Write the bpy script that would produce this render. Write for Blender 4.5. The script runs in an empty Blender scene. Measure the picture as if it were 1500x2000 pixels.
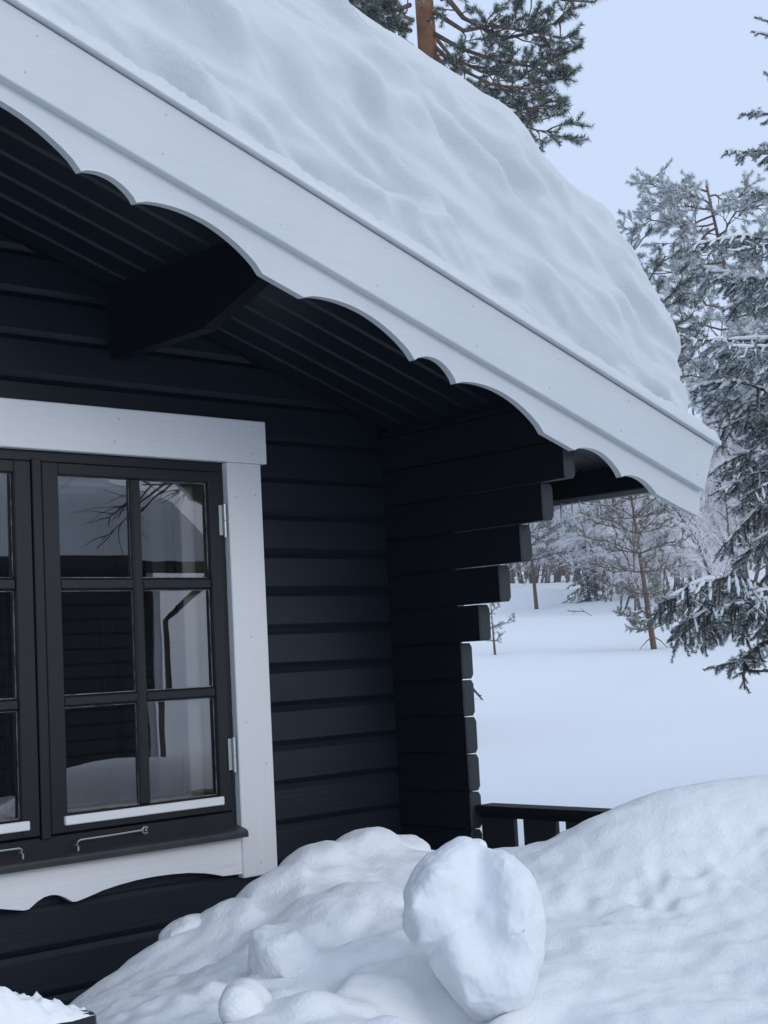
import bpy, bmesh, math, random
import numpy as np
from mathutils import Vector, Matrix, noise

scene = bpy.context.scene
COL = scene.collection
rng = random.Random(7)
nrng = np.random.default_rng(7)

# ------------------------------------------------------------------ camera
FPX = 2887.0                                    # focal length in pixels of a 1500 x 2000 frame
YAW, PITCH, ROLL = math.radians(43.68), math.radians(5.642), math.radians(-2.939)
_cy, _sy, _cp, _sp = math.cos(YAW), math.sin(YAW), math.cos(PITCH), math.sin(PITCH)
FWD = Vector((_sy * _cp, _cy * _cp, _sp))
_rt = Vector((_cy, -_sy, 0.0)); _up = _rt.cross(FWD)
RIGHT = math.cos(ROLL) * _rt + math.sin(ROLL) * _up
UP = -math.sin(ROLL) * _rt + math.cos(ROLL) * _up
cam_d = bpy.data.cameras.new('camera'); cam = bpy.data.objects.new('camera', cam_d); COL.objects.link(cam)
cam_d.sensor_fit = 'VERTICAL'; cam_d.sensor_height = 24.0; cam_d.lens = 24.0 * FPX / 2000.0
cam_d.clip_start = 0.05; cam_d.clip_end = 2000
mw = Matrix.Identity(4)
for i in range(3):
    mw[i][0] = RIGHT[i]; mw[i][1] = UP[i]; mw[i][2] = -FWD[i]
cam.matrix_world = mw
scene.camera = cam

# ------------------------------------------------------------------ sky, sun, exposure
SUN_EL, SUN_AZ = math.radians(17), math.radians(172)     # azimuth clockwise from +Y: behind and to the right of the viewer
world = bpy.data.worlds.new('World'); scene.world = world; world.use_nodes = True
wn = world.node_tree; wn.nodes.clear()
w_out = wn.nodes.new('ShaderNodeOutputWorld'); w_bg = wn.nodes.new('ShaderNodeBackground')
w_sky = wn.nodes.new('ShaderNodeTexSky'); w_sky.sky_type = 'NISHITA'; w_sky.sun_disc = False
w_sky.sun_elevation = SUN_EL; w_sky.sun_rotation = SUN_AZ; w_sky.dust_density = 4.0; w_sky.air_density = 1.0
w_mix = wn.nodes.new('ShaderNodeMix'); w_mix.data_type = 'RGBA'; w_mix.inputs[0].default_value = 0.93
w_mix.inputs['B'].default_value = (6.5, 7.8, 10.2, 1)     # the even cloud deck
w_bg.inputs['Strength'].default_value = 0.1
wn.links.new(w_sky.outputs[0], w_mix.inputs['A']); wn.links.new(w_mix.outputs['Result'], w_bg.inputs['Color'])
wn.links.new(w_bg.outputs[0], w_out.inputs[0])
sun_d = bpy.data.lights.new('sun', 'SUN'); sun_d.energy = 1.0; sun_d.angle = math.radians(35); sun_d.color = (1.0, 0.98, 0.955)
sun = bpy.data.objects.new('sun', sun_d); COL.objects.link(sun)
sdir = Vector((math.sin(SUN_AZ) * math.cos(SUN_EL), math.cos(SUN_AZ) * math.cos(SUN_EL), math.sin(SUN_EL)))
sun.rotation_euler = sdir.to_track_quat('Z', 'Y').to_euler()
vs = scene.view_settings; vs.view_transform = 'Standard'; vs.look = 'None'; vs.gamma = 1; vs.use_curve_mapping = False
vs.exposure = 0.0
cy = scene.cycles
cy.use_denoising = True
cy.max_bounces = 8; cy.diffuse_bounces = 4; cy.glossy_bounces = 4; cy.transparent_max_bounces = 16; cy.volume_bounces = 1
cy.caustics_reflective = False; cy.caustics_refractive = False

# ------------------------------------------------------------------ places: where a sight line meets a plane or a distance
def ray(px, py):
    return FWD + RIGHT * ((px - 750) / FPX) - UP * ((py - 1000) / FPX)
def on_y(px, py, y):
    r = ray(px, py); return r * (y / r.y)
def at(px, py, d):
    r = ray(px, py); return r * (d / math.hypot(r.x, r.y))

# ------------------------------------------------------------------ materials
def new_mat(name):
    m = bpy.data.materials.new(name); m.use_nodes = True
    n = m.node_tree; b = n.nodes['Principled BSDF']; return m, n, b
def N(n, t, **kw):
    x = n.nodes.new(t)
    for k, v in kw.items(): setattr(x, k, v)
    return x
def coords(n, scale, kind='Object'):
    tc = N(n, 'ShaderNodeTexCoord'); mp = N(n, 'ShaderNodeMapping'); mp.inputs['Scale'].default_value = scale
    n.links.new(tc.outputs[kind], mp.inputs[0]); return mp.outputs[0]
def noise_tex(n, vec, scale, detail=4, rough=.6, dist=0):
    t = N(n, 'ShaderNodeTexNoise'); t.inputs['Scale'].default_value = scale; t.inputs['Detail'].default_value = detail
    t.inputs['Roughness'].default_value = rough; t.inputs['Distortion'].default_value = dist
    n.links.new(vec, t.inputs['Vector']); return t.outputs['Fac']
def ramp(n, fac, stops):
    r = N(n, 'ShaderNodeValToRGB'); e = r.color_ramp.elements
    while len(e) < len(stops): e.new(0.5)
    for i, (p, c) in enumerate(stops):
        e[i].position = p; e[i].color = (*c, 1) if len(c) == 3 else c
    n.links.new(fac, r.inputs[0]); return r.outputs[0]
def bump(n, b, fac, strength, dist):
    k = N(n, 'ShaderNodeBump'); k.inputs['Strength'].default_value = strength; k.inputs['Distance'].default_value = dist
    n.links.new(fac, k.inputs['Height']); n.links.new(k.outputs[0], b.inputs['Normal']); return k

def painted_wood(name, c0, c1, scale, rough, bstr, spec=.5):
    """paint over sawn timber: grain runs along the long axis given by the small number in scale"""
    m, n, b = new_mat(name)
    v = coords(n, scale)
    oi = N(n, 'ShaderNodeObjectInfo')
    ad = N(n, 'ShaderNodeVectorMath', operation='ADD'); n.links.new(v, ad.inputs[0])
    mu = N(n, 'ShaderNodeVectorMath', operation='SCALE'); mu.inputs[0].default_value = (37, 53, 71)
    n.links.new(oi.outputs['Random'], mu.inputs['Scale']); n.links.new(mu.outputs[0], ad.inputs[1])
    g = noise_tex(n, ad.outputs[0], 1.0, 6, .65, .6)
    v2 = coords(n, (1, 1, 1)); l = noise_tex(n, v2, 2.3, 3, .6)
    mx = N(n, 'ShaderNodeMath', operation='MULTIPLY_ADD'); mx.inputs[1].default_value = .5
    n.links.new(g, mx.inputs[0]); 
    hl = N(n, 'ShaderNodeMath', operation='MULTIPLY'); hl.inputs[1].default_value = .5
    n.links.new(l, hl.inputs[0]); n.links.new(hl.outputs[0], mx.inputs[2])
    n.links.new(ramp(n, mx.outputs[0], [(.3, c0), (.7, c1)]), b.inputs['Base Color'])
    b.inputs['Roughness'].default_value = rough; b.inputs['Specular IOR Level'].default_value = spec
    vo = N(n, 'ShaderNodeTexVoronoi'); vo.inputs['Scale'].default_value = 1.0
    mp = N(n, 'ShaderNodeMapping'); k_ = min(scale); mp.inputs['Scale'].default_value = tuple(3.1 if q == k_ else 9.5 for q in scale)
    tc = N(n, 'ShaderNodeTexCoord'); n.links.new(tc.outputs['Object'], mp.inputs[0]); a2 = N(n, 'ShaderNodeVectorMath', operation='ADD')
    n.links.new(mp.outputs[0], a2.inputs[0]); n.links.new(mu.outputs[0], a2.inputs[1]); n.links.new(a2.outputs[0], vo.inputs['Vector'])
    kn = N(n, 'ShaderNodeMapRange'); kn.inputs['From Min'].default_value = .05; kn.inputs['From Max'].default_value = .13; kn.inputs['To Min'].default_value = 1.0; kn.inputs['To Max'].default_value = 0.0
    n.links.new(vo.outputs['Distance'], kn.inputs['Value'])
    hb = N(n, 'ShaderNodeMath', operation='MULTIPLY_ADD'); hb.inputs[1].default_value = -.5; n.links.new(kn.outputs[0], hb.inputs[0]); n.links.new(g, hb.inputs[2])
    rr = N(n, 'ShaderNodeMapRange'); rr.inputs['To Min'].default_value = rough - .08; rr.inputs['To Max'].default_value = rough + .14
    n.links.new(l, rr.inputs['Value']); n.links.new(rr.outputs[0], b.inputs['Roughness'])
    bump(n, b, hb.outputs[0], bstr, .004)
    return m
M = {}
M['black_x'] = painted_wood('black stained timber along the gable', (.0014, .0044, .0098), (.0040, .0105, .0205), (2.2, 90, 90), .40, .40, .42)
M['black_y'] = painted_wood('black stained timber along the side', (.0012, .0030, .0062), (.0030, .0064, .0115), (90, 2.2, 90), .55, .35, .15)  # same black stain, set darker to carry the shade on the projecting logs
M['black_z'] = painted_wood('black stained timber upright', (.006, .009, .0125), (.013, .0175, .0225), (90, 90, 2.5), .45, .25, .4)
M['end_grain'] = painted_wood('black stained end grain', (.016, .021, .026), (.036, .042, .047), (60, 60, 25), .6, .5, .4)
M['window_black'] = painted_wood('black satin joinery paint', (.005, .007, .011), (.009, .0115, .016), (60, 60, 3), .42, .12, .38)
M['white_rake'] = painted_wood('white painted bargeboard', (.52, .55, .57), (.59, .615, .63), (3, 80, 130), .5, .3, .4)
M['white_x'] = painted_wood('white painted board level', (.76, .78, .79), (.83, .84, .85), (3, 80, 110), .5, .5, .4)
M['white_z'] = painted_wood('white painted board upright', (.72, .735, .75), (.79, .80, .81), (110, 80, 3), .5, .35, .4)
M['white_inner'] = painted_wood('white inner sash paint', (.74, .74, .72), (.80, .80, .78), (60, 60, 4), .4, .1)
M['raw_pine'] = painted_wood('bare pine lining', (.66, .48, .30), (.76, .57, .38), (80, 80, 3), .5, .2)
M['room'] = painted_wood('unlit room dark', (.012, .013, .015), (.02, .02, .022), (20, 20, 2), .7, .1)  # near-black wall colour stands in for the dark of the unlit room
M['shade_grey'] = painted_wood('white board greyed for shade', (.20, .215, .22), (.28, .29, .29), (90, 3, 90), .6, .3)  # white fascia paint turned grey, its shadow put into the colour

def snow_mat(name, bs=.35, grain=90, lump=9, crumb=0.0, col=(.85, .865, .88)):
    m, n, b = new_mat(name)
    v = coords(n, (1, 1, 1))
    g = noise_tex(n, v, grain, 5, .7); l = noise_tex(n, v, lump, 4, .55)
    a = N(n, 'ShaderNodeMath', operation='MULTIPLY_ADD'); a.inputs[1].default_value = .42
    n.links.new(g, a.inputs[0]); n.links.new(l, a.inputs[2])
    b.inputs['Base Color'].default_value = (*col, 1)
    b.inputs['Roughness'].default_value = .75; b.inputs['Specular IOR Level'].default_value = .2
    bump(n, b, a.outputs[0], bs, .012)
    return m
M['snow_roof'] = snow_mat('settled roof snow', .5, 110, 14, col=(.645, .675, .70))  # older snow, base colour lowered further to hold the front face's shading
M['snow_pile'] = snow_mat('shovelled snow', .75, 130, 16, col=(.93, .935, .94))
M['snow_block'] = snow_mat('dense snow block', .25, 80, 12, col=(.80, .83, .855))
M['snow_field'] = snow_mat('untouched snow', .25, 40, 1.2)
M['snow_fluff'] = snow_mat('loose snow on twigs', .5, 160, 40, col=(.80, .83, .86))

def simple(name, col, rough=.6, var=None, scale=20, metal=0, bs=0):
    m, n, b = new_mat(name)
    b.inputs['Roughness'].default_value = rough; b.inputs['Metallic'].default_value = metal
    if var:
        v = coords(n, (1, 1, 1)); f = noise_tex(n, v, scale, 4, .6)
        n.links.new(ramp(n, f, [(.35, col), (.65, var)]), b.inputs['Base Color'])
        if bs: bump(n, b, f, bs, .01)
    else:
        b.inputs['Base Color'].default_value = (*col, 1)
    return m
M['galv'] = simple('galvanised steel', (.42, .46, .47), .45, (.55, .58, .58), 120, .8)
M['sill'] = simple('dark coated sheet metal', (.030, .029, .033), .35, (.042, .041, .046), 15)
M['cap'] = simple('white coated sheet metal', (.60, .63, .65), .45, (.67, .69, .71), 6)
M['bark_orange'] = simple('orange pine bark', (.20, .085, .045), .85, (.33, .165, .095), 7, bs=.6)
M['bark_brown'] = simple('brown bark', (.10, .065, .05), .9, (.17, .115, .09), 18, bs=.5)
M['bark_grey'] = simple('grey brown birch bark', (.085, .065, .065), .9, (.16, .13, .13), 9, bs=.3)
M['twig_dark'] = simple('dark twig', (.055, .042, .04), .9, (.09, .07, .065), 25)
M['twig_frost'] = simple('frosted twig', (.60, .585, .61), .9, (.82, .81, .83), 6)
M['needle_pine'] = simple('pine needles', (.028, .052, .034), .65, (.05, .085, .05), 5)
M['needle_pine_y'] = simple('young pine needles', (.075, .10, .045), .65, (.12, .145, .07), 5)
M['needle_spruce'] = simple('spruce needles', (.018, .040, .028), .65, (.035, .062, .042), 5)
M['needle_frost'] = simple('rimed needles', (.60, .64, .65), .85, (.80, .83, .84), 6)
M['needle_grey'] = simple('lightly rimed needles', (.14, .17, .165), .8, (.23, .26, .255), 6)
M['putty'] = simple('chipped putty', (.05, .055, .06), .7, (.36, .36, .33), 22)
M['pipe'] = simple('dark downpipe', (.02, .02, .022), .4)
M['ice'], _n, _b = new_mat('icicle ice')
_b.inputs['Base Color'].default_value = (.8, .86, .9, 1); _b.inputs['Roughness'].default_value = .15
_b.inputs['Transmission Weight'].default_value = .25; _b.inputs['IOR'].default_value = 1.31
def glass_mat():
    m = bpy.data.materials.new('window glass'); m.use_nodes = True; n = m.node_tree; n.nodes.clear()
    o = N(n, 'ShaderNodeOutputMaterial'); t = N(n, 'ShaderNodeBsdfTransparent'); g = N(n, 'ShaderNodeBsdfGlossy')
    t.inputs[0].default_value = (.93, .95, .94, 1); g.inputs['Roughness'].default_value = .0
    f = N(n, 'ShaderNodeFresnel'); f.inputs['IOR'].default_value = 3.2        # both faces of a double pane together
    v = coords(n, (1, 1, 1)); w = noise_tex(n, v, 4.5, 2, .5)
    k = N(n, 'ShaderNodeBump'); k.inputs['Strength'].default_value = .016; k.inputs['Distance'].default_value = .01
    n.links.new(w, k.inputs['Height']); n.links.new(k.outputs[0], g.inputs['Normal'])
    s = N(n, 'ShaderNodeMixShader'); n.links.new(f.outputs[0], s.inputs[0]); n.links.new(t.outputs[0], s.inputs[1]); n.links.new(g.outputs[0], s.inputs[2])
    n.links.new(s.outputs[0], o.inputs[0]); return m
M['glass'] = glass_mat()

# ------------------------------------------------------------------ mesh building
def link(name, mesh, parent=None, kind=None, label=None, cat=None, group=None):
    o = bpy.data.objects.new(name, mesh); COL.objects.link(o)
    if parent: o.parent = parent
    if kind: o['kind'] = kind
    if label: o['label'] = label
    if cat: o['category'] = cat
    if group: o['group'] = group
    return o
def mesh_from(name, verts, faces, mats, mat_idx=None, smooth=False):
    me = bpy.data.meshes.new(name)
    me.from_pydata([tuple(v) for v in verts], [], faces)
    for m in mats: me.materials.append(M[m])
    if mat_idx is not None: me.polygons.foreach_set('material_index', mat_idx)
    if smooth: me.polygons.foreach_set('use_smooth', [True] * len(me.polygons))
    me.update(); return me
class MB:
    def __init__(self): self.v, self.f, self.m = [], [], []
    def add(self, vs, fs, mi=0):
        o = len(self.v); self.v += [tuple(p) for p in vs]; self.f += [tuple(i + o for i in q) for q in fs]; self.m += [mi] * len(fs); return self
    def box(self, x0, x1, y0, y1, z0, z1, b=0.0, mi=0):
        """box with its twelve edges cut at 45 degrees when b > 0"""
        if b <= 0:
            v = [(x, y, z) for x in (x0, x1) for y in (y0, y1) for z in (z0, z1)]
            return self.add(v, [(0, 1, 3, 2), (4, 6, 7, 5), (0, 4, 5, 1), (2, 3, 7, 6), (0, 2, 6, 4), (1, 5, 7, 3)], mi)
        X, Y, Z = (x0, x1), (y0, y1), (z0, z1); v = []; idx = {}
        for i in (0, 1):
            for j in (0, 1):
                for k in (0, 1):
                    sx, sy, sz = (1 - 2 * i) * b, (1 - 2 * j) * b, (1 - 2 * k) * b
                    for a, p in enumerate(((X[i], Y[j] + sy, Z[k] + sz), (X[i] + sx, Y[j], Z[k] + sz), (X[i] + sx, Y[j] + sy, Z[k]))):
                        idx[i, j, k, a] = len(v); v.append(p)
        f = []
        for i in (0, 1): f.append([idx[i, 0, 0, 0], idx[i, 1, 0, 0], idx[i, 1, 1, 0], idx[i, 0, 1, 0]][::(1 if i else -1)])
        for j in (0, 1): f.append([idx[0, j, 0, 1], idx[1, j, 0, 1], idx[1, j, 1, 1], idx[0, j, 1, 1]][::(-1 if j else 1)])
        for k in (0, 1): f.append([idx[0, 0, k, 2], idx[1, 0, k, 2], idx[1, 1, k, 2], idx[0, 1, k, 2]][::(1 if k else -1)])
        for j in (0, 1):
            for k in (0, 1): f.append([idx[0, j, k, 1], idx[1, j, k, 1], idx[1, j, k, 2], idx[0, j, k, 2]])
        for i in (0, 1):
            for k in (0, 1): f.append([idx[i, 0, k, 0], idx[i, 1, k, 0], idx[i, 1, k, 2], idx[i, 0, k, 2]])
        for i in (0, 1):
            for j in (0, 1): f.append([idx[i, j, 0, 0], idx[i, j, 1, 0], idx[i, j, 1, 1], idx[i, j, 0, 1]])
        for i in (0, 1):
            for j in (0, 1):
                for k in (0, 1): f.append([idx[i, j, k, 0], idx[i, j, k, 1], idx[i, j, k, 2]])
        return self.add(v, f, mi)
    def prism(self, poly, a, b, to3, mi=0, cap=None):
        """poly: closed 2D outline; to3(p, t) maps outline point and t to space; from t = a to t = b"""
        n = len(poly); v = [to3(p, a) for p in poly] + [to3(p, b) for p in poly]
        self.add(v, [(i, (i + 1) % n, n + (i + 1) % n, n + i) for i in range(n)], mi)
        self.add(v, [tuple(range(n))[::-1], tuple(range(n, 2 * n))], mi if cap is None else cap)
        return self
    def tube(self, pts, rad, sides=6, mi=0, caps=True):
        pts = [Vector(p) for p in pts]; n = len(pts); vs = []
        ref = Vector((0, 0, 1)); d0 = (pts[-1] - pts[0])
        if d0.length > 0 and abs(d0.normalized().z) > .9: ref = Vector((1, 0, 0))
        for i, p in enumerate(pts):
            d = (pts[min(i + 1, n - 1)] - pts[max(i - 1, 0)]); d = d.normalized() if d.length > 0 else Vector((0, 0, 1))
            s = d.cross(ref); s = s.normalized() if s.length > 1e-6 else Vector((1, 0, 0)); t = s.cross(d)
            r = rad[i] if hasattr(rad, '__len__') else rad
            for k in range(sides):
                a = 2 * math.pi * k / sides; vs.append(p + (s * math.cos(a) + t * math.sin(a)) * r)
        fs = [(i * sides + k, i * sides + (k + 1) % sides, (i + 1) * sides + (k + 1) % sides, (i + 1) * sides + k) for i in range(n - 1) for k in range(sides)]
        if caps: fs += [tuple(range(sides))[::-1], tuple(range((n - 1) * sides, n * sides))]
        return self.add(vs, fs, mi)
    def build(self, name, mats, parent=None, smooth=False, **kw):
        mats = [mats] if isinstance(mats, str) else mats
        return link(name, mesh_from(name, self.v, self.f, mats, self.m, smooth), parent, **kw)
def empty(name, loc=(0, 0, 0), **kw):
    o = link(name, None, **kw); o.location = loc; o.empty_display_size = .2; return o
def sm(e0, e1, x):
    t = min(1, max(0, (x - e0) / (e1 - e0))); return t * t * (3 - 2 * t)
def interp(x, tab):
    if x <= tab[0][0]: return tab[0][1]
    for (a, p), (b, q) in zip(tab, tab[1:]):
        if x <= b: return p + (q - p) * (x - a) / (b - a)
    return tab[-1][1]
def fbm(p, octv=4): return noise.fractal(Vector(p), .9, 2.1, octv)

# ------------------------------------------------------------------ ground
GP = [(0, -1.22), (6, -1.14), (11.8, -1.05), (18, -.89), (21, -.66), (24, -.34), (28, .05), (36, .75), (45, 1.55), (55, 2.45), (80, 4.0), (150, 7), (175, 7.5)]
_gr = np.linspace(0, 270, 1081); _gz = np.array([interp(r, GP) for r in _gr]); _gz = np.convolve(np.pad(_gz, 8, 'edge'), np.ones(17) / 17, 'valid')
def ground(x, y):
    r = math.hypot(x, y); b = math.degrees(math.atan2(x, y))
    z = float(np.interp(r, _gr, _gz))
    off = abs((b - 52 + 180) % 360 - 180); side = 1 - .6 * sm(35, 100, off)
    z = -1.2 + (z + 1.2) * side
    k = sm(9, 16, r)
    z += k * (.17 * noise.noise(Vector((x * .16, y * .16, 3.1))) + .09 * noise.noise(Vector((x * .42, y * .42, 7.7))))
    z += .35 * sm(40, 60, r) * noise.noise(Vector((x * .05, y * .05, 1.3)))
    return z
rs = [0, 1.5, 3, 4.5] + list(np.geomspace(6, 170, 110)); na = 420
gv = [(r * math.sin(2 * math.pi * a / na), r * math.cos(2 * math.pi * a / na)) for r in rs for a in range(na)]
gv = [(x, y, ground(x, y)) for x, y in gv]
gf = [(i * na + a, i * na + (a + 1) % na, (i + 1) * na + (a + 1) % na, (i + 1) * na + a) for i in range(len(rs) - 1) for a in range(na)]
link('snow_field', mesh_from('snow_field', gv, gf, ['snow_field'], smooth=True), kind='structure', label='smooth untouched snow rising to the wood')

# ------------------------------------------------------------------ the log cabin
W = 4.1916                                     # outer face of the gable wall
XC = 4.005                                     # inner face of the side wall's projecting logs
PITCHZ = 0.14; LT = 0.061
XR = 1.10                                      # ridge
TH = math.radians(17.5); KS = math.tan(TH); CT, ST = math.cos(TH), math.sin(TH)
def soffit_z(x): return 1.43 - (abs(x - XR) - (2.354 - XR)) * KS
ZR = soffit_z(XR)
YB = 9.2                                       # back of the cabin
cabin = empty('log_cabin', (2, W, -1.3), label='black log cabin with white scalloped bargeboard and deep overhanging gable roof', cat='cabin')
def child(o, parent):
    o.parent = parent; o.matrix_parent_inverse = parent.matrix_world.inverted(); return o
bpy.context.view_layer.update()
def part(mb, name, mats, parent, smooth=False, label=None):
    o = mb.build(name, mats, None, smooth)
    o.parent = parent
    off = parent.location if parent.parent is None else parent.location + parent.parent.location
    o.location = (0, 0, 0)
    if parent is cabin: o.location = -cabin.location
    if label: o['label'] = label
    return o

WX0, WX1, WZ0, WZ1 = 1.698, 3.210, -.56, .72     # window opening
XL = 2 * XR - XC - LT                             # left end of gable wall
# wall core behind the logs
mb = MB()
def core(x0, x1, z0, z1): mb.box(x0, x1, W + .022, W + .075, z0, z1)
core(XL, WX0, -1.7, .72); core(WX1, XC, -1.7, .72); core(WX0, WX1, -1.7, WZ0)
mb.prism([(XL, .72), (XC, .72), (XC, soffit_z(XC) + .02), (XR, ZR + .02), (XL, soffit_z(XL) + .02)], W + .022, W + .075, lambda p, t: (p[0], t, p[1]))
gable = part(mb, 'gable_wall', 'black_x', cabin)
def log_profile(t, z0, z1, c_out=.017):
    g = .0025
    return [(0, z0 + g + c_out), (c_out * .75, z0 + g), (t - c_out * .75, z0 + g), (t, z0 + g + c_out),
            (t, z1 - g - c_out), (t - c_out * .75, z1 - g), (c_out * .75, z1 - g), (0, z1 - g - c_out)]
# gable logs: seams at 0.124 + k * 0.14
k0 = -13
for k in range(k0, 13):
    z0 = .124 + k * PITCHZ; z1 = z0 + PITCHZ
    dy = rng.uniform(-.0018, .0018)
    spans = [(XL, XC)]
    if z1 > WZ0 - .02 and z0 < WZ1 - .02: spans = [(XL, WX0), (WX1, XC)]
    for (x0, x1) in spans:
        mb = MB(); pr = log_profile(.028, z0, z1)
        def to3(p, t): return (t, W + dy + p[0], p[1])
        lim = XR + (1.43 - z1) / KS + (2.354 - XR)       # where the soffit cuts this course at its top
        lim0 = XR + (1.43 - z0) / KS + (2.354 - XR)
        if lim < XC:
            if lim0 <= XR + .05: continue
            hi = lambda zz: XR + max(0, (1.43 - zz) / KS + (2.354 - XR))
            prv = [(p[0], min(p[1], ZR)) for p in pr]; n = len(prv)
            rgt = [(min(XC, hi(p[1])), W + dy + p[0], p[1]) for p in prv]; lft = [(2 * XR - q[0] if q[0] < XC else XL, q[1], q[2]) for q in rgt]
            mb.add(lft + rgt, [(i, (i + 1) % n, n + (i + 1) % n, n + i) for i in range(n)] + [tuple(range(n))[::-1], tuple(range(n, 2 * n))])
        else:
            mb.prism(pr, x0, x1, to3)
        part(mb, 'log', 'black_x', gable)
# side walls with projecting stepped ends
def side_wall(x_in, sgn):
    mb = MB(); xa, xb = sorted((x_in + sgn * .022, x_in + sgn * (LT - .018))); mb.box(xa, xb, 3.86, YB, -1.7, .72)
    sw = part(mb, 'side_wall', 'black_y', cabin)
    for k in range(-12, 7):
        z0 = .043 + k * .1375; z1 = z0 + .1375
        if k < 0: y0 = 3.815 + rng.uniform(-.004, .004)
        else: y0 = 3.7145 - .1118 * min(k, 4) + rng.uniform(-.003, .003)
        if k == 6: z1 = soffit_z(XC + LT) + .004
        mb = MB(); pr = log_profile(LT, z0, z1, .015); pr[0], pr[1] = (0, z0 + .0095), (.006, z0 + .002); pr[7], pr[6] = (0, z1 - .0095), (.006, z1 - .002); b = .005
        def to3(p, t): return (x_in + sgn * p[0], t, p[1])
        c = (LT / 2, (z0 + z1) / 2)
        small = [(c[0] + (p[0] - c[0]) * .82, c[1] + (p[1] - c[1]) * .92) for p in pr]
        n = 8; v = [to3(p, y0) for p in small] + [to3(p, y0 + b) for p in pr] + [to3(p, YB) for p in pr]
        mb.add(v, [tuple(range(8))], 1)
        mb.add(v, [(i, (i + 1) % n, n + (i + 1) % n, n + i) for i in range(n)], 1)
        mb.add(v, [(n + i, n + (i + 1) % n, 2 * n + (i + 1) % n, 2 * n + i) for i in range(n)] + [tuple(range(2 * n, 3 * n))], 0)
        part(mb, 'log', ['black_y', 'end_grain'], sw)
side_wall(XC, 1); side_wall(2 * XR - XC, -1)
mb = MB(); mb.box(XL, XC, YB - .06, YB - .01, -1.7, .8); mb.prism([(XL, .8), (XC, .8), (XR, ZR)], YB - .06, YB - .01, lambda p, t: (p[0], t, p[1]))
part(mb, 'back_wall', 'black_x', cabin)
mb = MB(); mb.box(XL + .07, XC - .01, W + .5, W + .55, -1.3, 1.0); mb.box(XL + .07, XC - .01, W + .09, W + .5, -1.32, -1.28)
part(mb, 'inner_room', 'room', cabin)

# roof -----------------------------------------------------------------------------------
YF = 3.16                                       # outer face of the bargeboard
O2 = (4.0, 0.9)                                 # origin of rake coordinates: u down the slope, w square to it
def rk(u, w, y, sgn=1):
    x = O2[0] + u * CT + w * ST; z = O2[1] - u * ST + w * CT
    return ((x if sgn > 0 else 2 * XR - x), y, z)
UR = (XR - O2[0]) / CT                          # u near the ridge
def u_ridge(w): return (XR - O2[0] - w * ST) / CT
W_SOF = (soffit_z(4.0) - .9) * CT               # w of the soffit line
U_E = 0.74
mb = MB()
for s in (1, -1):
    w0, w1 = W_SOF + .022, .072
    poly = [(u_ridge(w0), w0), (U_E, w0), (U_E, w1), (u_ridge(w1), w1)]
    mb.prism(poly, YF + .03, YB + .4, lambda p, t: rk(p[0], p[1], t, s))
roof = part(mb, 'roof', 'black_y', cabin)
# soffit boards under the gable overhang, running down the slope
ys = [W - .118 * i for i in range(10)]
for s in (1, -1):
    for i, y1 in enumerate(ys):
        y0 = max(y1 - .118, YF + .045)
        if y1 - y0 < .03: continue
        g = .0015; c = .010; mb = MB()
        w0 = W_SOF + rng.uniform(-.001, .001)
        poly = [(y0 + g, w0 + c), (y0 + g + c, w0), (y1 - g - c, w0), (y1 - g, w0 + c), (y1 - g, w0 + .02), (y0 + g, w0 + .02)]
        ur = u_ridge(w0); 
        mb.prism(poly, ur + .002, U_E - .06, lambda p, t: rk(t, p[1], p[0], s))
        part(mb, 'soffit_board', 'black_x', roof)
# soffit along the eaves outside the side wall, and the eave fascia
for s in (1, -1):
    def mx(x): return x if s > 0 else 2 * XR - x
    mb = MB(); x0, x1 = sorted((mx(4.664), mx(4.688))); mb.box(x0, x1, YF + .056, YB + .4, .606, soffit_z(4.66) + .07, .002)
    part(mb, 'eave_fascia', 'black_y', roof)
    mb = MB(); x0, x1 = sorted((mx(4.6885), mx(4.710))); mb.box(x0, x1, YF + .056, YB + .4, .586, soffit_z(4.70) + .06, .002); part(mb, 'eave_trim', 'shade_grey', roof)
    mb = MB(); mb.prism([(XC + LT, W_SOF), (U_E, W_SOF), (U_E, W_SOF + .02), (XC + LT, W_SOF + .02)], W, YB, lambda p, t: rk(p[0] - 4.0 if p[0] > 2 else p[0], p[1], t, s))
    part(mb, 'eave_soffit', 'black_y', roof)
# purlins
for s in (1, -1):
    xa, xb = 2.757, 2.808; zb = 1.056
    prof = [(W + .03, zb), (3.672, zb), (3.28, zb + .125), (3.215, zb + .16), (3.215, 1.32), (W + .03, 1.32)]
    mb = MB()
    n = len(prof)
    def pt(x, p): return (x if s > 0 else 2 * XR - x, p[0], min(p[1], soffit_z(x) + .004) if p[1] > 1.3 else p[1])
    v = [pt(xa, p) for p in prof] + [pt(xb, p) for p in prof]
    mb.add(v, [(i, (i + 1) % n, n + (i + 1) % n, n + i) for i in range(n)] + [tuple(range(n))[::-1], tuple(range(n, 2 * n))])
    part(mb, 'purlin', 'black_y', roof)
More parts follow.
